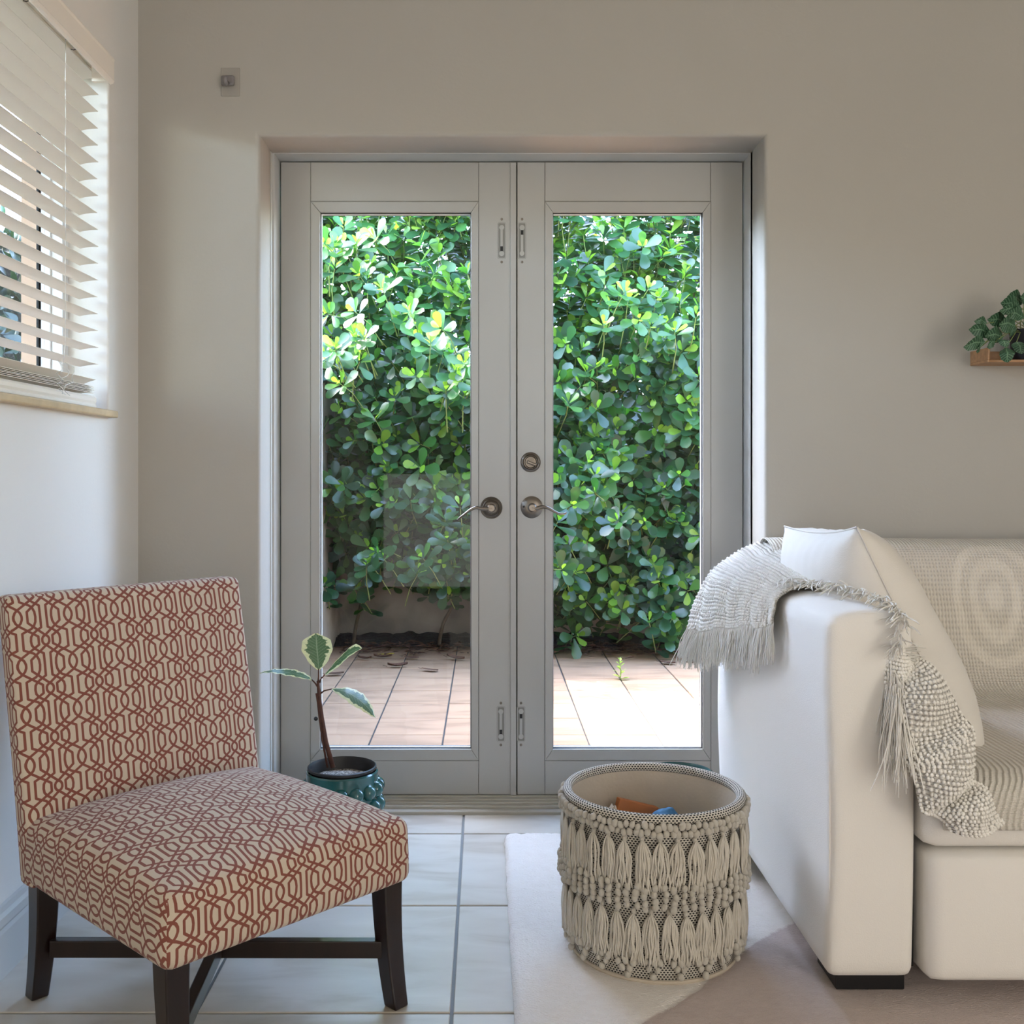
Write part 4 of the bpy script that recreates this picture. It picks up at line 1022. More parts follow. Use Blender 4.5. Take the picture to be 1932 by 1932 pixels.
# ================================================================== RUG
def rug_mat():
    m, t, p, out = newmat('shag_rug'); L = t.links.new
    tc = N(t, 'ShaderNodeTexCoord'); sp = N(t, 'ShaderNodeSeparateXYZ'); L(tc.outputs['Object'], sp.inputs[0])
    def g(X):  # boundary curve handled with a float curve
        pass
    fc = N(t, 'ShaderNodeFloatCurve'); c = fc.mapping.curves[0]
    # x in metres 0..2 -> 0..1 ; y value (Y-1)/2
    pts = [(0.0, 1.72), (.20, 1.895), (.324, 2.007), (.4125, 2.089), (.477, 2.165), (.565, 2.273), (.697, 2.406), (.90, 2.52), (1.3, 2.62), (2.0, 2.66)]
    while len(c.points) < len(pts): c.points.new(.5, .5)
    for k, (a, b) in enumerate(pts): c.points[k].location = (a/2, (b-1)/2)
    fc.mapping.update()
    h = N(t, 'ShaderNodeMath', operation='MULTIPLY'); h.inputs[1].default_value = .5; L(sp.outputs[0], h.inputs[0]); L(h.outputs[0], fc.inputs['Value'])
    yy = N(t, 'ShaderNodeMath', operation='MULTIPLY_ADD'); yy.inputs[1].default_value = .5; yy.inputs[2].default_value = -.5; L(sp.outputs[1], yy.inputs[0])
    nz = N(t, 'ShaderNodeTexNoise'); nz.inputs['Scale'].default_value = 60; L(tc.outputs['Object'], nz.inputs['Vector'])
    jt = N(t, 'ShaderNodeMath', operation='MULTIPLY_ADD'); jt.inputs[1].default_value = .006; L(nz.outputs['Fac'], jt.inputs[0]); L(yy.outputs[0], jt.inputs[2])
    df = N(t, 'ShaderNodeMath', operation='SUBTRACT'); L(jt.outputs[0], df.inputs[0]); L(fc.outputs[0], df.inputs[1])
    mr = N(t, 'ShaderNodeMapRange'); mr.inputs[1].default_value = .001; mr.inputs[2].default_value = .005; L(df.outputs[0], mr.inputs[0])
    n2 = N(t, 'ShaderNodeTexNoise'); n2.inputs['Scale'].default_value = 45; n2.inputs['Detail'].default_value = 6
    mp = N(t, 'ShaderNodeMapping'); mp.inputs['Scale'].default_value = (1, 2.2, 1); L(tc.outputs['Object'], mp.inputs[0]); L(mp.outputs[0], n2.inputs['Vector'])
    cr = N(t, 'ShaderNodeMix', data_type='RGBA'); cr.inputs[6].default_value = (0.78, 0.71, 0.64, 1); cr.inputs[7].default_value = (0.88, 0.83, 0.77, 1); L(n2.outputs['Fac'], cr.inputs[0])
    ta = N(t, 'ShaderNodeMix', data_type='RGBA'); ta.inputs[6].default_value = (0.47, 0.37, 0.33, 1); ta.inputs[7].default_value = (0.60, 0.49, 0.44, 1); L(n2.outputs['Fac'], ta.inputs[0])
    mx = N(t, 'ShaderNodeMix', data_type='RGBA'); L(mr.outputs[0], mx.inputs[0]); L(ta.outputs[2], mx.inputs[6]); L(cr.outputs[2], mx.inputs[7])
    L(mx.outputs[2], p.inputs['Base Color']); p.inputs['Roughness'].default_value = .95; p.inputs['Sheen Weight'].default_value = .4; p.inputs['Specular IOR Level'].default_value = .1
    n3 = N(t, 'ShaderNodeTexNoise'); n3.inputs['Scale'].default_value = 160; n3.inputs['Detail'].default_value = 5; L(mp.outputs[0], n3.inputs['Vector'])
    b = N(t, 'ShaderNodeBump'); b.inputs['Strength'].default_value = .9; b.inputs['Distance'].default_value = .006; L(n3.outputs['Fac'], b.inputs['Height']); L(b.outputs[0], p.inputs['Normal'])
    return m
M['rug'] = rug_mat()
RX0, RX1, RY0, RY1 = .056, 2.7, .9, 3.035
def gcurve(X):
    P = [(0.0, 1.72), (.20, 1.895), (.324, 2.007), (.4125, 2.089), (.477, 2.165), (.565, 2.273), (.697, 2.406), (.90, 2.52), (1.3, 2.62), (2.0, 2.66), (3, 2.7)]
    for (a, b), (c, d) in zip(P[:-1], P[1:]):
        if a <= X <= c: return b+(d-b)*(X-a)/(c-a)
    return P[-1][1]
xs = [RX0 + (RX1-RX0)*((k/150)**1.4) for k in range(151)]; ys = [RY0 + (RY1-RY0)*(1-(1-k/150)**1.0) for k in range(151)]
vs = []
for y in ys:
    for x in xs:
        e = min(x-RX0, RX1-x, y-RY0, RY1-y); r = .03
        dx, dy = max(0, r-(x-RX0)), max(0, r-(RY1-y))
        cx_, cy_ = x, y
        if dx > 0 and dy > 0:
            d = math.hypot(dx, dy)
            if d > r: cx_ = RX0 + r - dx*r/d; cy_ = RY1 - r + dy*r/d; e = 0
            else: e = r-d
        h = .002 + .011*min(1, (max(e, 0)/.012))**.5
        h += .0022*nz3(x*60, y*60) + .0015*nz3(x*140, y*140)
        h -= .006*math.exp(-((y-gcurve(x))/.006)**2)
        ed = .004*nz3(x*30, y*30, 5) if e < .02 else 0
        vs.append((cx_+ed, cy_+ed, max(h, .0015)))
n = 151
fs = [(j*n+i, j*n+i+1, (j+1)*n+i+1, (j+1)*n+i) for j in range(n-1) for i in range(n-1)]
rug = MB().add(vs, fs).build('area_rug', M['rug'], None, smooth='all'); tag(rug, 'cream and taupe plush rug with curved colour border under basket and sofa', 'rug')

# ================================================================== BASKET
def weave_mat():
    m, t, p, out = newmat('basket_weave'); L = t.links.new
    uv = N(t, 'ShaderNodeUVMap'); sp = N(t, 'ShaderNodeSeparateXYZ'); L(uv.outputs[0], sp.inputs[0])
    # staggered dark dashes on natural thread
    row = N(t, 'ShaderNodeMath', operation='MULTIPLY'); row.inputs[1].default_value = 1/.0048; L(sp.outputs[1], row.inputs[0])
    fl_ = N(t, 'ShaderNodeMath', operation='FLOOR'); L(row.outputs[0], fl_.inputs[0])
    half = N(t, 'ShaderNodeMath', operation='MULTIPLY'); half.inputs[1].default_value = .5; L(fl_.outputs[0], half.inputs[0])
    colm = N(t, 'ShaderNodeMath', operation='MULTIPLY_ADD'); colm.inputs[1].default_value = 1/.0075; L(sp.outputs[0], colm.inputs[0]); L(half.outputs[0], colm.inputs[2])
    fx = N(t, 'ShaderNodeMath', operation='FRACT'); L(colm.outputs[0], fx.inputs[0]); fy = N(t, 'ShaderNodeMath', operation='FRACT'); L(row.outputs[0], fy.inputs[0])
    cb = N(t, 'ShaderNodeCombineXYZ'); L(fx.outputs[0], cb.inputs[0]); L(fy.outputs[0], cb.inputs[1])
    ds = N(t, 'ShaderNodeVectorMath', operation='DISTANCE'); L(cb.outputs[0], ds.inputs[0]); ds.inputs[1].default_value = (.5, .5, 0)
    mr = N(t, 'ShaderNodeMapRange'); mr.inputs[1].default_value = .29; mr.inputs[2].default_value = .38; L(ds.outputs['Value'], mr.inputs[0])
    mx = N(t, 'ShaderNodeMix', data_type='RGBA'); L(mr.outputs[0], mx.inputs[0]); mx.inputs[6].default_value = (.012, .011, .010, 1); mx.inputs[7].default_value = (.62, .575, .50, 1)
    L(mx.outputs[2], p.inputs['Base Color']); p.inputs['Roughness'].default_value = .9
    b = N(t, 'ShaderNodeBump'); b.inputs['Strength'].default_value = .7; b.inputs['Distance'].default_value = .0015; L(mr.outputs[0], b.inputs['Height']); L(b.outputs[0], p.inputs['Normal']); return m
M['weave'] = weave_mat()
KX, KY, KZ = .3765, 2.312, .0145
bk = empty('tassel_basket', (KX, KY, KZ), label='round woven basket with natural yarn tassels and pom-poms on the rug', cat='basket')
KH = .338
def bR(z): return .181 + .011*(z/KH) + .002*math.sin(z*20)
def lathe_uv(name, prof, m, parent, n=96, su=1.25):
    vs = []; uv = []; acc = 0; H = []
    for k, (r, z) in enumerate(prof):
        if k: acc += math.hypot(r-prof[k-1][0], z-prof[k-1][1])
        H.append(acc)
        for i in range(n+1):
            th = 2*PI*i/n; vs.append((r*math.cos(th), r*math.sin(th), z)); uv.append((i/n*su, acc))
    fs = [(j*(n+1)+i, j*(n+1)+i+1, (j+1)*(n+1)+i+1, (j+1)*(n+1)+i) for j in range(len(prof)-1) for i in range(n)]
    me = bpy.data.meshes.new(name); me.from_pydata(vs, [], fs); l_ = me.uv_layers.new(name='UVMap')
    for l in me.loops: l_.data[l.index].uv = uv[l.vertex_index]
    me.polygons.foreach_set('use_smooth', [True]*len(me.polygons)); me.materials.append(m); return link(name, me, parent)
lathe_uv('body', [(.150, .001), (.178, .002)] + [(bR(z), z) for z in [k*KH/16 for k in range(17)]][0:], M['weave'], bk, su=1.2)
rp = []
for k in range(13):
    a = PI*k/12*2 - PI/2; rp.append((.191 + .0105*math.cos(a), KH + .0035 + .0105*math.sin(a)))
lathe_uv('rim', rp, M['weave'], bk, su=1.2)
MB().lathe([(.186, KH+.002), (.184, KH-.02), (.182, .18), (.176, .02), (.17, .012), (.0001, .010)], 72).build('lining', M['lining'], bk, smooth=True)
MB().lathe([(.1835, -.002), (.1855, .002), (.1835, .006), (.181, .006)], 72).build('base_piping', M['lining'], bk, smooth=True)
def tassel_mesh(seed, length):
    r_ = random.Random(seed); mb = MB()
    mb.tube([(0,0,.004), (0,-.004,-.002), (0,-.005,-.010)], [.0035, .0052, .0042], 8)
    for k in range(16):
        a = -1 + 2*(k+.5)/16 + r_.uniform(-.12, .12); spread = .0165; L = length*r_.uniform(.82, 1.05); ph = r_.uniform(0, 6); n = 8
        y0 = -.0035 - r_.uniform(0, .005)
        pts = []
        for i in range(n+1):
            t = i/n; x = a*spread*min(1, t*3.2)**.7*(1-.18*t) + .0034*math.sin(ph+t*9)*t + a*.004*t; pts.append((x, y0 - .005*math.sin(t*PI)*(1-abs(a)) - .001*math.cos(ph+t*5), -.006 - L*t))
        mb.tube(pts, [.0016] + [.0022]*(n-1) + [.0018], 5)
    return mb.mesh('tassel', M['yarn'], smooth='all', fixn=False)
tm1 = [tassel_mesh(s, .104) for s in range(6)]; tm2 = [tassel_mesh(s+20, .104) for s in range(6)]
NT = 34
for tier, (zt, ms) in enumerate(((.305, tm1), (.153, tm2))):
    for k in range(NT):
        th = 2*PI*(k + .5*tier)/NT; R = bR(zt)+.0035
        o = link('tassel', ms[(k*5+tier) % 6], bk); o.location = (R*math.cos(th), R*math.sin(th), zt + random.uniform(-.003, .003)); o.rotation_euler = (rad(random.uniform(-3, 1)), rad(random.uniform(-3, 3)), th+PI/2); o.scale = (1, 1, random.uniform(.93, 1.06))
pm = MB().sphere((0,0,0), 1, 10, 7).mesh('pom', M['yarn'], smooth='all')
spots = []
for k in range(NT):                                        # upper band, hanging clusters above the tassels
    th0 = 2*PI*(k)/NT
    for dt, zz in ((-.46, .330), (-.15, .327), (.16, .331), (-.32, .316), (.0, .313), (.32, .317)):
        spots.append((th0 + dt*2*PI/NT, zz))
for k in range(66):                                        # middle band, strings of four
    th0 = 2*PI*k/66
    for q in range(4): spots.append((th0 + .008*math.sin(q*2+k), .204 - q*.0130 + .004*math.sin(k*2.1)))
for k in range(22):                                        # lower band, drooping triangles
    th0 = 2*PI*k/22
    for dt, zz in ((-.35, .048), (-.08, .050), (.20, .048), (-.20, .035), (.08, .034), (-.05, .020)):
        spots.append((th0 + dt*2*PI/22, zz - (.004 if k % 3 == 0 else 0)))
view_dir = math.atan2(-KY, -KX)
def facing(th): return math.cos(th - view_dir)
order = sorted(spots, key=lambda s: -facing(s[0]))
rp_ = random.Random(11); restp = MB()
for n_, (th, zz) in enumerate(order):
    r = rp_.uniform(.0066, .0082); R = bR(zz) + r*.8 + rp_.uniform(0, .003) + (.013 if .15 < zz < .22 else 0.005); th += rp_.uniform(-.01, .01); zz += rp_.uniform(-.002, .002)
    p = (R*math.cos(th), R*math.sin(th), zz); sc = (r*rp_.uniform(.85, 1), r*rp_.uniform(.85, 1), r*rp_.uniform(1.0, 1.25))
    if n_ < 300:
        o = link('pom_pom', pm, bk); o.location = p; o.scale = sc; o.rotation_euler = (rp_.uniform(-.4,.4), rp_.uniform(-.4,.4), th)
    else: restp.sphere(p, 1, 8, 5, sq=sc)
o = restp.build('pom_poms', M['yarn'], bk, smooth='all'); tag(o, kind='stuff')
# things inside the basket
def blob(name, loc, s, m, label, cat, rot=0, amp=.25, seed=0, group=None):
    mb = MB(); mb.sphere((0,0,0), 1, 28, 18)
    vs = []
    for v in mb.v:
        v = Vector(v); k = 1 + amp*nz3(v.x*1.7+seed, v.y*1.7, v.z*1.7) + amp*.35*nz3(v.x*5+seed, v.y*5, v.z*5)
        vs.append((v.x*k*s[0], v.y*k*s[1], v.z*k*s[2]))
    mb.v = vs; o = mb.build(name, m, None, smooth='all'); o.location = loc; o.rotation_euler = (0, 0, rot); return tag(o, label, cat, group)
blob('folded_cloth', (KX+.022, KY+.040, KZ+.150), (.085, .055, .130), M['bluecloth'], 'ribbed blue cloth lying inside the tasselled basket', 'cloth', .2, .2, 3)
blob('crumpled_cloth', (KX-.088, KY+.045, KZ+.158), (.036, .036, .120), M['lining'], 'crumpled cream cloth at the left inside the basket', 'cloth', .5, .5, 8)
o = MB().box(-.055, .045, -.012, .012, -.17, .06).build('card_box', M['orangebox']); o.location = (KX-.025, KY+.125, KZ+.215); o.rotation_euler = (rad(-6), rad(16), rad(10)); bevel(o, .002, 2)
tag(o, 'flat orange brown box standing tilted inside the basket', 'box')

# ================================================================== WALL SHELF AND ITS PLANT
SX0 = (1858-915)*2.98/1950; sz0 = 1.07+(890-683)*2.96/1950
sh = empty('wall_shelf', (SX0+.2, YB, sz0), label='small open pine box shelf on the wall at the right edge', cat='shelf')
def shp(nm, x0, x1, y0, y1, z0, z1):
    o = MB().box(x0-.2, x1-.2, y0, y1, z0, z1).build(nm, M['shelfwood'], sh); bevel(o, .001, 1)
shp('bottom_board', 0, .46, -.11, 0, 0, .007); shp('side_board', 0, .006, -.11, 0, .007, .042); shp('side_board', .454, .46, -.11, 0, .007, .042); shp('back_board', .006, .454, -.008, 0, .007, .042)
pl = empty('trailing_plant', (SX0+.135, YB-.06, sz0+.008), label='trailing green leafy plant in a black pot on the wall shelf', cat='plant')
MB().lathe([(.0001, 0), (.036, 0), (.046, .085), (.048, .09), (.043, .09), (.040, .08), (.0001, .078)], 32).build('pot', M['blackpot'], pl, smooth=True)
plb = Vector((SX0+.135, YB-.06, sz0+.008))
def lpp(x, y, Y=2.95): return W(x, y, Y) - plb
lw = [.002, .016, .019, .014, .001]
rl = random.Random(9)
leafspec = [((1870,630),(1828,622),1.25),((1893,636),(1858,634),1.3),((1858,646),(1818,655),1.1),((1878,645),(1862,655),.8),((1900,610),(1863,603),1.2),((1915,615),(1885,612),1.5),((1925,580),(1888,572),1.3),((1930,570),(1900,560),1.2),((1928,585),(1886,586),1.0),((1932,600),(1898,590),1.0),((1885,640),(1900,655),.8),((1898,656),(1901,684),1.1),((1905,632),(1918,622),.9),((1918,645),(1928,668),1.1),((1862,610),(1838,606),.6),((1945,575),(1925,560),1.2),((1950,600),(1930,610),1.2),((1960,640),(1945,665),1.2),((1850,655),(1842,663),.7)]
root = Vector((0, 0, .08))
sb = MB()
for (a, b, s) in leafspec:
    Ya = 2.93 + rl.uniform(-.03, .03); pa = lpp(a[0], a[1], Ya); pb = lpp(b[0], b[1], Ya - rl.uniform(.0, .03)); mid = (pa+pb)/2 + Vector((0, -.004, .006))
    spine_leaf('leaf', [pa, pa*.72+pb*.28+Vector((0,0,.004)), mid, pa*.25+pb*.75+Vector((0,0,.002)), pb], (rl.uniform(-.2,.2), -.35, 1) if abs(pb.x-pa.x) > abs(pb.z-pa.z) else (1, -.3, .1), [w_*s for w_ in lw], M['flora'], pl, nu=8, nv=16, cup=.2)
    q = root + Vector((rl.uniform(-.02,.02), rl.uniform(-.02,.02), 0)); sb.tube([q, (q+pa)/2 + Vector((0,0,.025)), pa], .0012, 5)
sb.build('stems', M['twig'], pl, smooth='all')['kind'] = 'stuff'

# ================================================================== OUTSIDE: PATIO
ZP = -0.060
gr = plain('ground', M['lawn'], -9, 9, YO, 14, ZP-.40, ZP-.02)
plain('side_yard', M['lawn'], -9, XLO, -4, YO, ZP-.40, ZP-.02)
pat = plain('patio', M['seam'], -1.0, 4.2, YO-.02, 7.0, ZP-.10, ZP-.006)
PT, PR = .305, .300
g = .0035
pfull = tile_mesh('paving_tile', -PT/2+g, PT/2-g, -PR/2+g*.9, PR/2-g*.9, -.014, 0, .002, M['patiotile'])
XP0 = .433; YP0 = 4.44
rp2 = random.Random(2); restt = MB()
for i in range(-5, 12):
    for j in range(-4, 9):
        x = XP0 + (i+.5)*PT; y = YP0 + (j+.5)*PR
        if x-PT/2 < -1.12 or y+PR/2 > 7.0 or y-PR/2 < YO-.15: continue
        if x > 2.6: restt.box(x-PT/2+g, x+PT/2-g, y-PR/2+g, y+PR/2-g, ZP-.012, ZP); continue
        o = link('paving_tile', pfull, pat); o.location = (x, y, ZP + rp2.uniform(-.001, .001)); o.rotation_euler = (rp2.uniform(-.002,.002), rp2.uniform(-.002,.002), 0)
tag(restt.build('paving', M['patiotile'], pat), kind='stuff')
o = plain('patio_wall_left', M['patiowall'], -1.12, -.97, YO, 7.0, ZP-.05, 1.70)
o = plain('patio_wall_back', M['patiowall'], -1.12, 4.4, 6.92, 7.07, ZP-.05, 1.55)
o = plain('patio_wall_right', M['patiowall'], 4.2, 4.35, YO, 6.95, ZP-.05, 1.55)
# eave of the house
plain('roof_eave', M['roof'], -1.7, 4.4, YO-.1, YO+.62, 2.56, 2.70)
plain('roof_eave', M['roof'], XLO-1.15, XLO, -2.6, YO+.62, 2.56, 2.70)
# planting strip along the back wall
mb = MB()
mb.grid(lambda u, v: (-.97+u*5.1, 6.62+v*.30, ZP + .010 + .055*math.sin(min(1, v*1.4)*PI*.5)*(.7+.6*nz3(u*60, v*4)) + .01*nz3(u*200, v*9)), 200, 8)
tag(mb.build('planting_bed', M['soilbed'], None, smooth='all'), kind='structure')

# ================================================================== HEDGE
def leaf_proto():
    """obovate leaf, length 1 along +X, normal +Z; 15 verts, 8 quads"""
    T = [0, .22, .48, .74, .92, 1.0]; Wd = [.03, .12, .22, .285, .20, .02]
    v = []
    for t, w_ in zip(T, Wd):
        bend = -.10*t*t
        for s in (-1, 0, 1): v.append((t, s*w_, bend + (.045 if s else 0)*(w_/.28)))
    f = [(3*j+i, 3*j+i+1, 3*(j+1)+i+1, 3*(j+1)+i) for j in range(5) for i in (0, 1)]
    return np.array(v), np.array(f)
LV, LF = leaf_proto()
def zbot(x): return .36 - .26*min(1, max(0, (x+.15)/.5)) + .05*math.sin(x*9)
def yfront(x, z):
    a = .17*nz3(x*1.5+5, z*1.5, 1) + .13*nz3(x*3.6, z*3.6, 7)
    low = .30*max(0, .9-z)/.9
    return 6.14 + a + low*.5
leaves = []     # (matrix 3x4, class)
rh = random.Random(21)
twigs = MB()
def basis(ax, up=Vector((0,0,1))):
    ax = ax.normalized(); s = ax.cross(up)
    if s.length < 1e-3: s = ax.orthogonal()
    s.normalize(); return ax, s, s.cross(ax)
def rosette(c, ax, size, cls, nl):
    ax, s, u = basis(ax)
    ph = rh.uniform(0, PI)
    for k in range(nl):
        pair = k//2; th = ph + (k % 2)*PI + pair*PI/2 + rh.uniform(-.25, .25)
        rad_ = s*math.cos(th) + u*math.sin(th)
        openn = [1.35, 1.1, .75, .38, .2][min(pair, 4)] + rh.uniform(-.15, .15)        # angle from the axis
        d = (ax*math.cos(openn) + rad_*math.sin(openn)).normalized()
        L = 1.22*size*[1.0, .95, .75, .5, .35][min(pair, 4)]*rh.uniform(.85, 1.1)
        nrm = (ax*math.sin(openn) - rad_*math.cos(openn)).normalized()
        b = nrm.cross(d).normalized()
        base_ = c + ax*(pair*.012) + d*.012
        cl = cls if pair < 2 else min(2, cls+1)
        if pair >= 3: cl = 2
        leaves.append((base_, d*L, b*L, nrm*L, cl))
def add_ros(x, z, depth, sz=1):
    y = yfront(x, z) + depth
    ax = Vector((rh.uniform(-.6, .6), -1 + rh.uniform(-.2, .5), rh.uniform(-.1, 1.0)))
    if z > 2.0: ax.z += .6
    c = Vector((x, y, z))
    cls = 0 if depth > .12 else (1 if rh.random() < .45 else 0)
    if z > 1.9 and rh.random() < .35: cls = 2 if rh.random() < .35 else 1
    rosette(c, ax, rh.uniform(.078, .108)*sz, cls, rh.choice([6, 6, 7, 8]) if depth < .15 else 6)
    if depth < .2:
        a = ax.normalized(); e = c - a*rh.uniform(.12, .22) + Vector((rh.uniform(-.04,.04), .05, -.05))
        twigs.tube([c + a*.03, c - a*.06, e], [.0022, .003, .004], 4, cap=False)
        for q in (.5, .9):     # leaves lower on the shoot
            for s_ in (-1, 1):
                b0 = c + (e-c)*q; d = Vector((s_*rh.uniform(.5,1), -rh.uniform(.1,.7), rh.uniform(-.3,.6))).normalized(); n_ = Vector((0,-.5,1)).normalized(); b_ = n_.cross(d).normalized(); n_ = d.cross(b_); L = rh.uniform(.07, .1)
                leaves.append((b0, d*L, b_*L, n_*L, cls))
XA, XB = -1.5, 2.7
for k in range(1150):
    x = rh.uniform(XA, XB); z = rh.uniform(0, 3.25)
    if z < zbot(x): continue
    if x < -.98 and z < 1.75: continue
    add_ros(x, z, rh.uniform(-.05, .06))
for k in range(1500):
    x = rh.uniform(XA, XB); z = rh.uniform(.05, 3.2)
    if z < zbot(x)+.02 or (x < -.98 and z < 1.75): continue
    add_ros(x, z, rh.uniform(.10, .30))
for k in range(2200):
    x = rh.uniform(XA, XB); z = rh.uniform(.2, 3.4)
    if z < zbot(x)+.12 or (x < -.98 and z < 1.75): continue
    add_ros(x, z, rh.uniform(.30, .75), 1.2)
# outgrowing branch high on the left, over the side wall, and sprays nearer the door
for (x, y, z, n_) in ((-.75, 5.75, 1.75, 16), (-.15, 5.72, 1.62, 22), (.35, 5.85, .72, 12), (.50, 5.9, .88, 12), (-.90, 5.9, 2.3, 16), (.95, 5.85, 2.0, 16), (-.1, 5.9, .70, 8), (-.45, 5.95, .60, 7)):
    for k in range(n_):
        c = Vector((x+rh.gauss(0, .16), y+rh.gauss(0, .10), z+rh.gauss(0, .13)))
        ax = Vector((rh.uniform(-.5,.5), -.7, rh.uniform(.0, 1.0))); rosette(c, ax, rh.uniform(.075, .10), rh.choice([0, 1, 1]) if z > 1 else 0, 8)
        twigs.tube([c + ax.normalized()*.03, c - ax.normalized()*.1, c - ax.normalized()*.2 + Vector((0,.15,-.05))], [.002, .003, .004], 4, cap=False)
hd = empty('clusia_hedge', (.5, 6.6, ZP), label='tall dense hedge of rounded glossy green leaves behind the patio', cat='hedge')
hb = Vector((.5, 6.6, ZP))
LMATS = [M['leaf_dark'], M['leaf_mid'], M['leaf_new']]
protos = []
for cl in range(3):
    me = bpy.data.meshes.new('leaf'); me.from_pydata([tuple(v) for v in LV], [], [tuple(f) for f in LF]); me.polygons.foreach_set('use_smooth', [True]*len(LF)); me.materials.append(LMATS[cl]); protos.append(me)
# the 300 that show largest: nearest the glass and in sight through the panes
def visible(b):
    xp = 915 + 1950*b.x/b.y; yp = 890 - 1950*(b.z-1.07)/b.y
    return (604 < xp < 889 or 1043 < xp < 1326) and 410 < yp < 1240
cand = sorted([k for k, l in enumerate(leaves) if visible(l[0])], key=lambda k: leaves[k][0].y - leaves[k][1].length*2.0)[:300]
cs_ = set(cand)
for k in cand:
    b, d, s_, n_, cl = leaves[k]
    o = bpy.data.objects.new('leaf', protos[cl]); COL.objects.link(o); o.parent = hd
    mtx = Matrix(((d.x, s_.x, n_.x, b.x-hb.x), (d.y, s_.y, n_.y, b.y-hb.y), (d.z, s_.z, n_.z, b.z-hb.z), (0,0,0,1))); o.matrix_local = mtx
def merge_leaves(idx, name, parent, off):
    B = np.array([[*leaves[k][0]] for k in idx]) - np.array(off); D = np.array([[*leaves[k][1]] for k in idx]); S_ = np.array([[*leaves[k][2]] for k in idx]); N_ = np.array([[*leaves[k][3]] for k in idx])
    V = B[:,None,:] + LV[None,:,0:1]*D[:,None,:] + LV[None,:,1:2]*S_[:,None,:] + LV[None,:,2:3]*N_[:,None,:]
    n = len(idx); F = (LF[None,:,:] + (np.arange(n)*len(LV))[:,None,None]).reshape(-1)
    me = bpy.data.meshes.new(name); me.vertices.add(n*len(LV)); me.vertices.foreach_set('co', V.reshape(-1))
    nf = n*len(LF); me.loops.add(nf*4); me.loops.foreach_set('vertex_index', F.astype(np.int32)); me.polygons.add(nf)
    me.polygons.foreach_set('loop_start', np.arange(nf, dtype=np.int32)*4); me.polygons.foreach_set('use_smooth', np.ones(nf, dtype=bool))
    for m_ in LMATS: me.materials.append(m_)
    me.polygons.foreach_set('material_index', np.repeat(np.array([leaves[k][4] for k in idx], dtype=np.int32), len(LF)))
    me.update(calc_edges=True); me.validate(); o = link(name, me, parent); tag(o, kind='stuff'); return o
merge_leaves([k for k in range(len(leaves)) if k not in cs_], 'foliage', hd, hb)
o = twigs.build('twigs', M['twig'], hd, smooth='all', fixn=False); o.location = -hb; tag(o, kind='stuff')
for (x0, y0, pts) in ((-.86, 6.60, [(.02,0,.0),(.04,-.02,.16),(.10,-.05,.40),(.16,-.1,.8),(.1,-.1,1.4)]), (-.30, 6.66, [(0,0,0),(.03,0,.15),(.10,-.02,.34),(.05,-.1,.8),(.15,-.1,1.6)]), (.25, 6.65, [(0,0,0),(-.05,0,.3),(.05,0,.9),(0,0,1.7)]), (.85, 6.65, [(0,0,0),(.05,0,.3),(-.05,0,.9),(0,0,1.9)]), (1.45, 6.65, [(0,0,0),(-.05,0,.3),(.05,0,.9),(0,0,1.9)]), (.05, 6.60, [(0,0,.45),(-.25,-.05,.50),(-.5,-.10,.62),(-.7,-.1,.8)])):
    m_ = len(pts); P = [Vector((x0+a, y0+b, c+ZP)) - hb for a, b, c in pts]
    Q = [catmull(P, k/16) for k in range(17)]
    MB().tube(Q, [.013 - .006*k/16 for k in range(17)], 8).build('branch', M['bark'], hd, smooth='all')

# dark hedge seen through the side window
leaves_backup = leaves; leaves = []
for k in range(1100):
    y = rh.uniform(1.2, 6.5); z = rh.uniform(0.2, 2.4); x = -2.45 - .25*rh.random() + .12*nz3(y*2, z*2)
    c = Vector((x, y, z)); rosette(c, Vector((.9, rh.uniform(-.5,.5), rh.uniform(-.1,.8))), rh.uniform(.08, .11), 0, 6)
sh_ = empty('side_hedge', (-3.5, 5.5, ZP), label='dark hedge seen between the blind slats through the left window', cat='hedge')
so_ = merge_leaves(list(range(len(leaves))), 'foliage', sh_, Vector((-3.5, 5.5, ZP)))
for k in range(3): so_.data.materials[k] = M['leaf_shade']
mb = MB(); mb.box(.55, .80, -6, 1.6, 0, 2.42); o = mb.build('skylight_block', M['soilbed'], sh_)  # solid dark block added inside the hedge, height set to limit skylight
leaves = leaves_backup

# ------------------------------------------------------------------ fallen leaves, litter and a weed
def flat_leaf(name, w_, curl, m):
    mb = MB(); T = [0, .2, .45, .7, .9, 1]; Wd = [.03, .20, .30, .30, .18, .02]
    vs = []
    for t, ww in zip(T, Wd):
        for s_ in (-1, 0, 1): vs.append((t-.5, s_*ww*w_, curl*(abs(s_)*.045 + .16*(t-.5)**2)))
    mb.add(vs, [(3*j+i, 3*j+i+1, 3*(j+1)+i+1, 3*(j+1)+i) for j in range(5) for i in (0, 1)])
    mb.tube([(-.5, 0, 0), (-.72, .02, .05)], .012, 4, cap=False)
    return mb.mesh(name, m, smooth='all', fixn=False)
fls = [flat_leaf('fallen_leaf', w_, c_, M['deadleaf']) for w_, c_ in ((1, 1.4), (.7, 2.2), (.85, .8))]; fly = flat_leaf('fallen_leaf', .9, .6, M['yellowleaf'])
def patio(xp, yp):
    Y = 1950*(1.07-ZP)/(yp-890); return ((xp-915)*Y/1950, Y, ZP+.006)
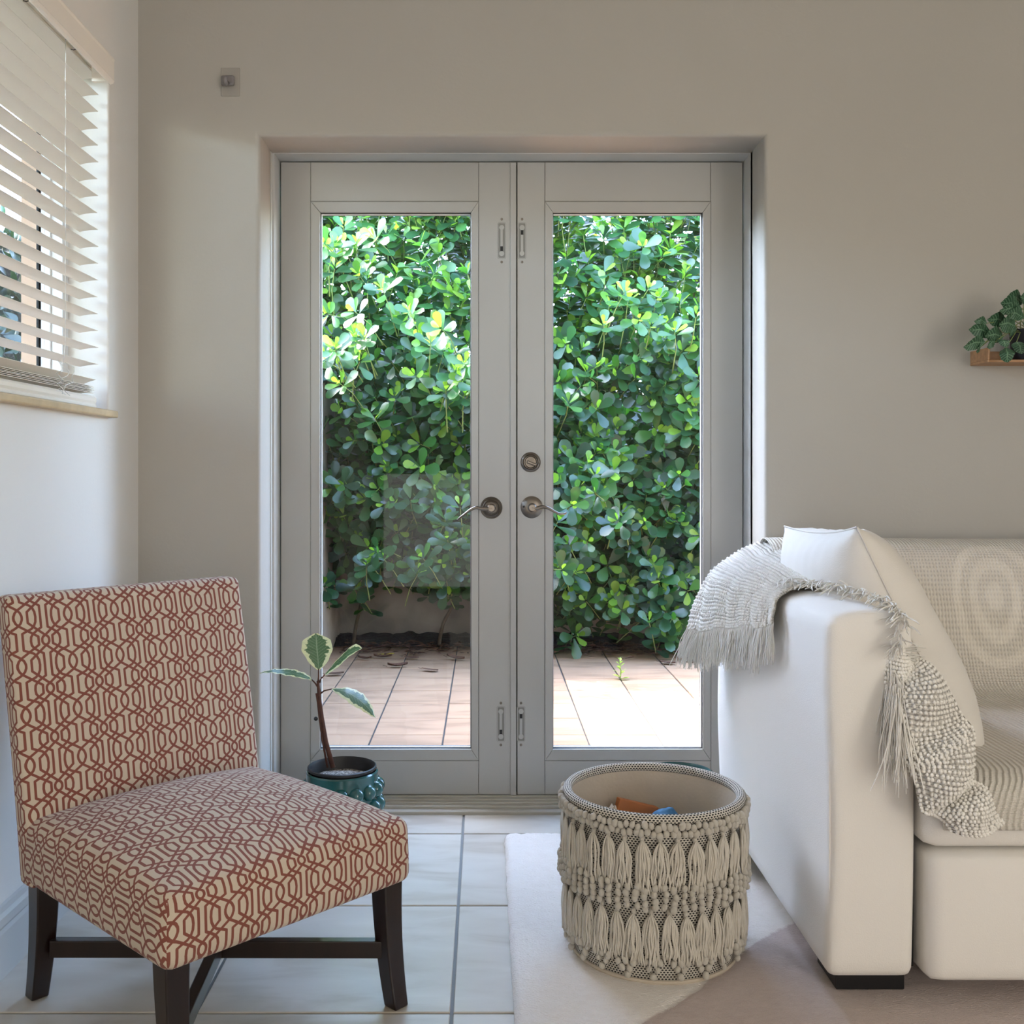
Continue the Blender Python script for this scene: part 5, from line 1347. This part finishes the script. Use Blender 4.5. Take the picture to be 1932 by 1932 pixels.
for (xp, yp, L, kind_, lab) in ((722, 1243, .11, 1, 'long curled brown fallen leaf beside the yellow one on the patio'), (728, 1238, .11, 3, 'yellow fallen leaf on the patio tiles'), (688, 1246, .10, 1, 'narrow brown leaf lying left of the yellow one on the patio'),
                        (632, 1275, .10, 0, 'brown leaf on the patio nearest the left edge of the glass'), (811, 1267, .10, 2, 'broad brown leaf with raised stalk on the patio below the hedge'), (750, 1260, .12, 1, 'pale brown leaf lying across a joint of the patio tiles'),
                        (790, 1236, .08, 0, 'small dark leaf in front of the litter, right of the yellow one'), (777, 1244, .09, 2, 'reddish leaf crossing the middle tile joint by the litter'), (860, 1246, .12, 1, 'twisted dark leaf near the centre stile on the patio'),
                        (1260, 1254, .10, 0, 'curled brown leaf on the right part of the patio'), (1303, 1250, .09, 2, 'brown leaf by the right edge of the glass on the patio'), (1227, 1236, .08, 1, 'yellowish dry leaf at the foot of the hedge on the right')):
    x, y, z_ = patio(xp, yp); o = link('fallen_leaf', fly if kind_ == 3 else fls[kind_ % 3]); o.location = (x, y, z_+.004); o.scale = (L, L, L); o.rotation_euler = (rh.uniform(-.15,.15), rh.uniform(-.1,.1), rh.uniform(-.5, .5)); tag(o, lab, 'leaf', 'fallen leaves on the patio')
lt = MB()
for k in range(1500):
    x = rh.uniform(-.9, 2.4); y = 6.62 - abs(rh.gauss(0, .16)) + rh.uniform(-.02, .15)
    if y > 6.85: continue
    if x < .2 and rh.random() < .45: continue
    L = rh.uniform(.03, .09); a = rh.uniform(0, 2*PI); c, s_ = math.cos(a), math.sin(a); z_ = ZP + .008 + rh.uniform(0, .03)*(1 if y > 6.45 else .3); w_ = rh.uniform(.2, .45); t1, t2 = rh.uniform(-.3, .3), rh.uniform(-.4, .4)
    pts = [(-.5, 0, 0), (-.1, w_/2, .08), (.5, 0, t1*.3), (-.1, -w_/2, .08+t2*.2)]
    lt.add([(x+(p*c-q*s_)*L, y+(p*s_+q*c)*L, z_+r_*L) for p, q, r_ in pts], [(0,1,2), (0,2,3)])
o = lt.build('leaf_litter', M['deadleaf'], None, fixn=False); tag(o, 'brown dry leaf litter scattered along the foot of the hedge', 'leaf litter', kind='stuff')
wx, wyy, wz = patio(1170, 1283)
wd = empty('weed_sprig', (wx, wyy, ZP), label='small yellow-green weed sprouting from a joint of the sunlit patio', cat='weed')
MB().tube([(0,0,-.004), (.004,0,.05), (-.004,0,.09), (0,0,.125)], [.003,.0025,.002,.0015], 6).build('stem', M['weed'], wd, smooth='all')
wl = bpy.data.meshes.new('leaf'); wl.from_pydata([tuple(v) for v in LV], [], [tuple(f) for f in LF]); wl.materials.append(M['weed'])
for k in range(14):
    a = k*2.4; zz = .005 + .0085*k; o = link('leaf', wl, wd); L = .05*(1-k/22); o.scale = (L, L, L); o.location = (0, 0, zz); o.rotation_euler = (0, -rad(15+3*k), a)

portal('door_portal', ((OX0+OX1)/2, 3.43, 1.05), ((OX0+OX1)/2, 0, 1.05), 1.5, 2.1)
portal('window_portal', (-1.26, 1.69, 1.72), (0, 1.69, 1.72), 2.28, .96)
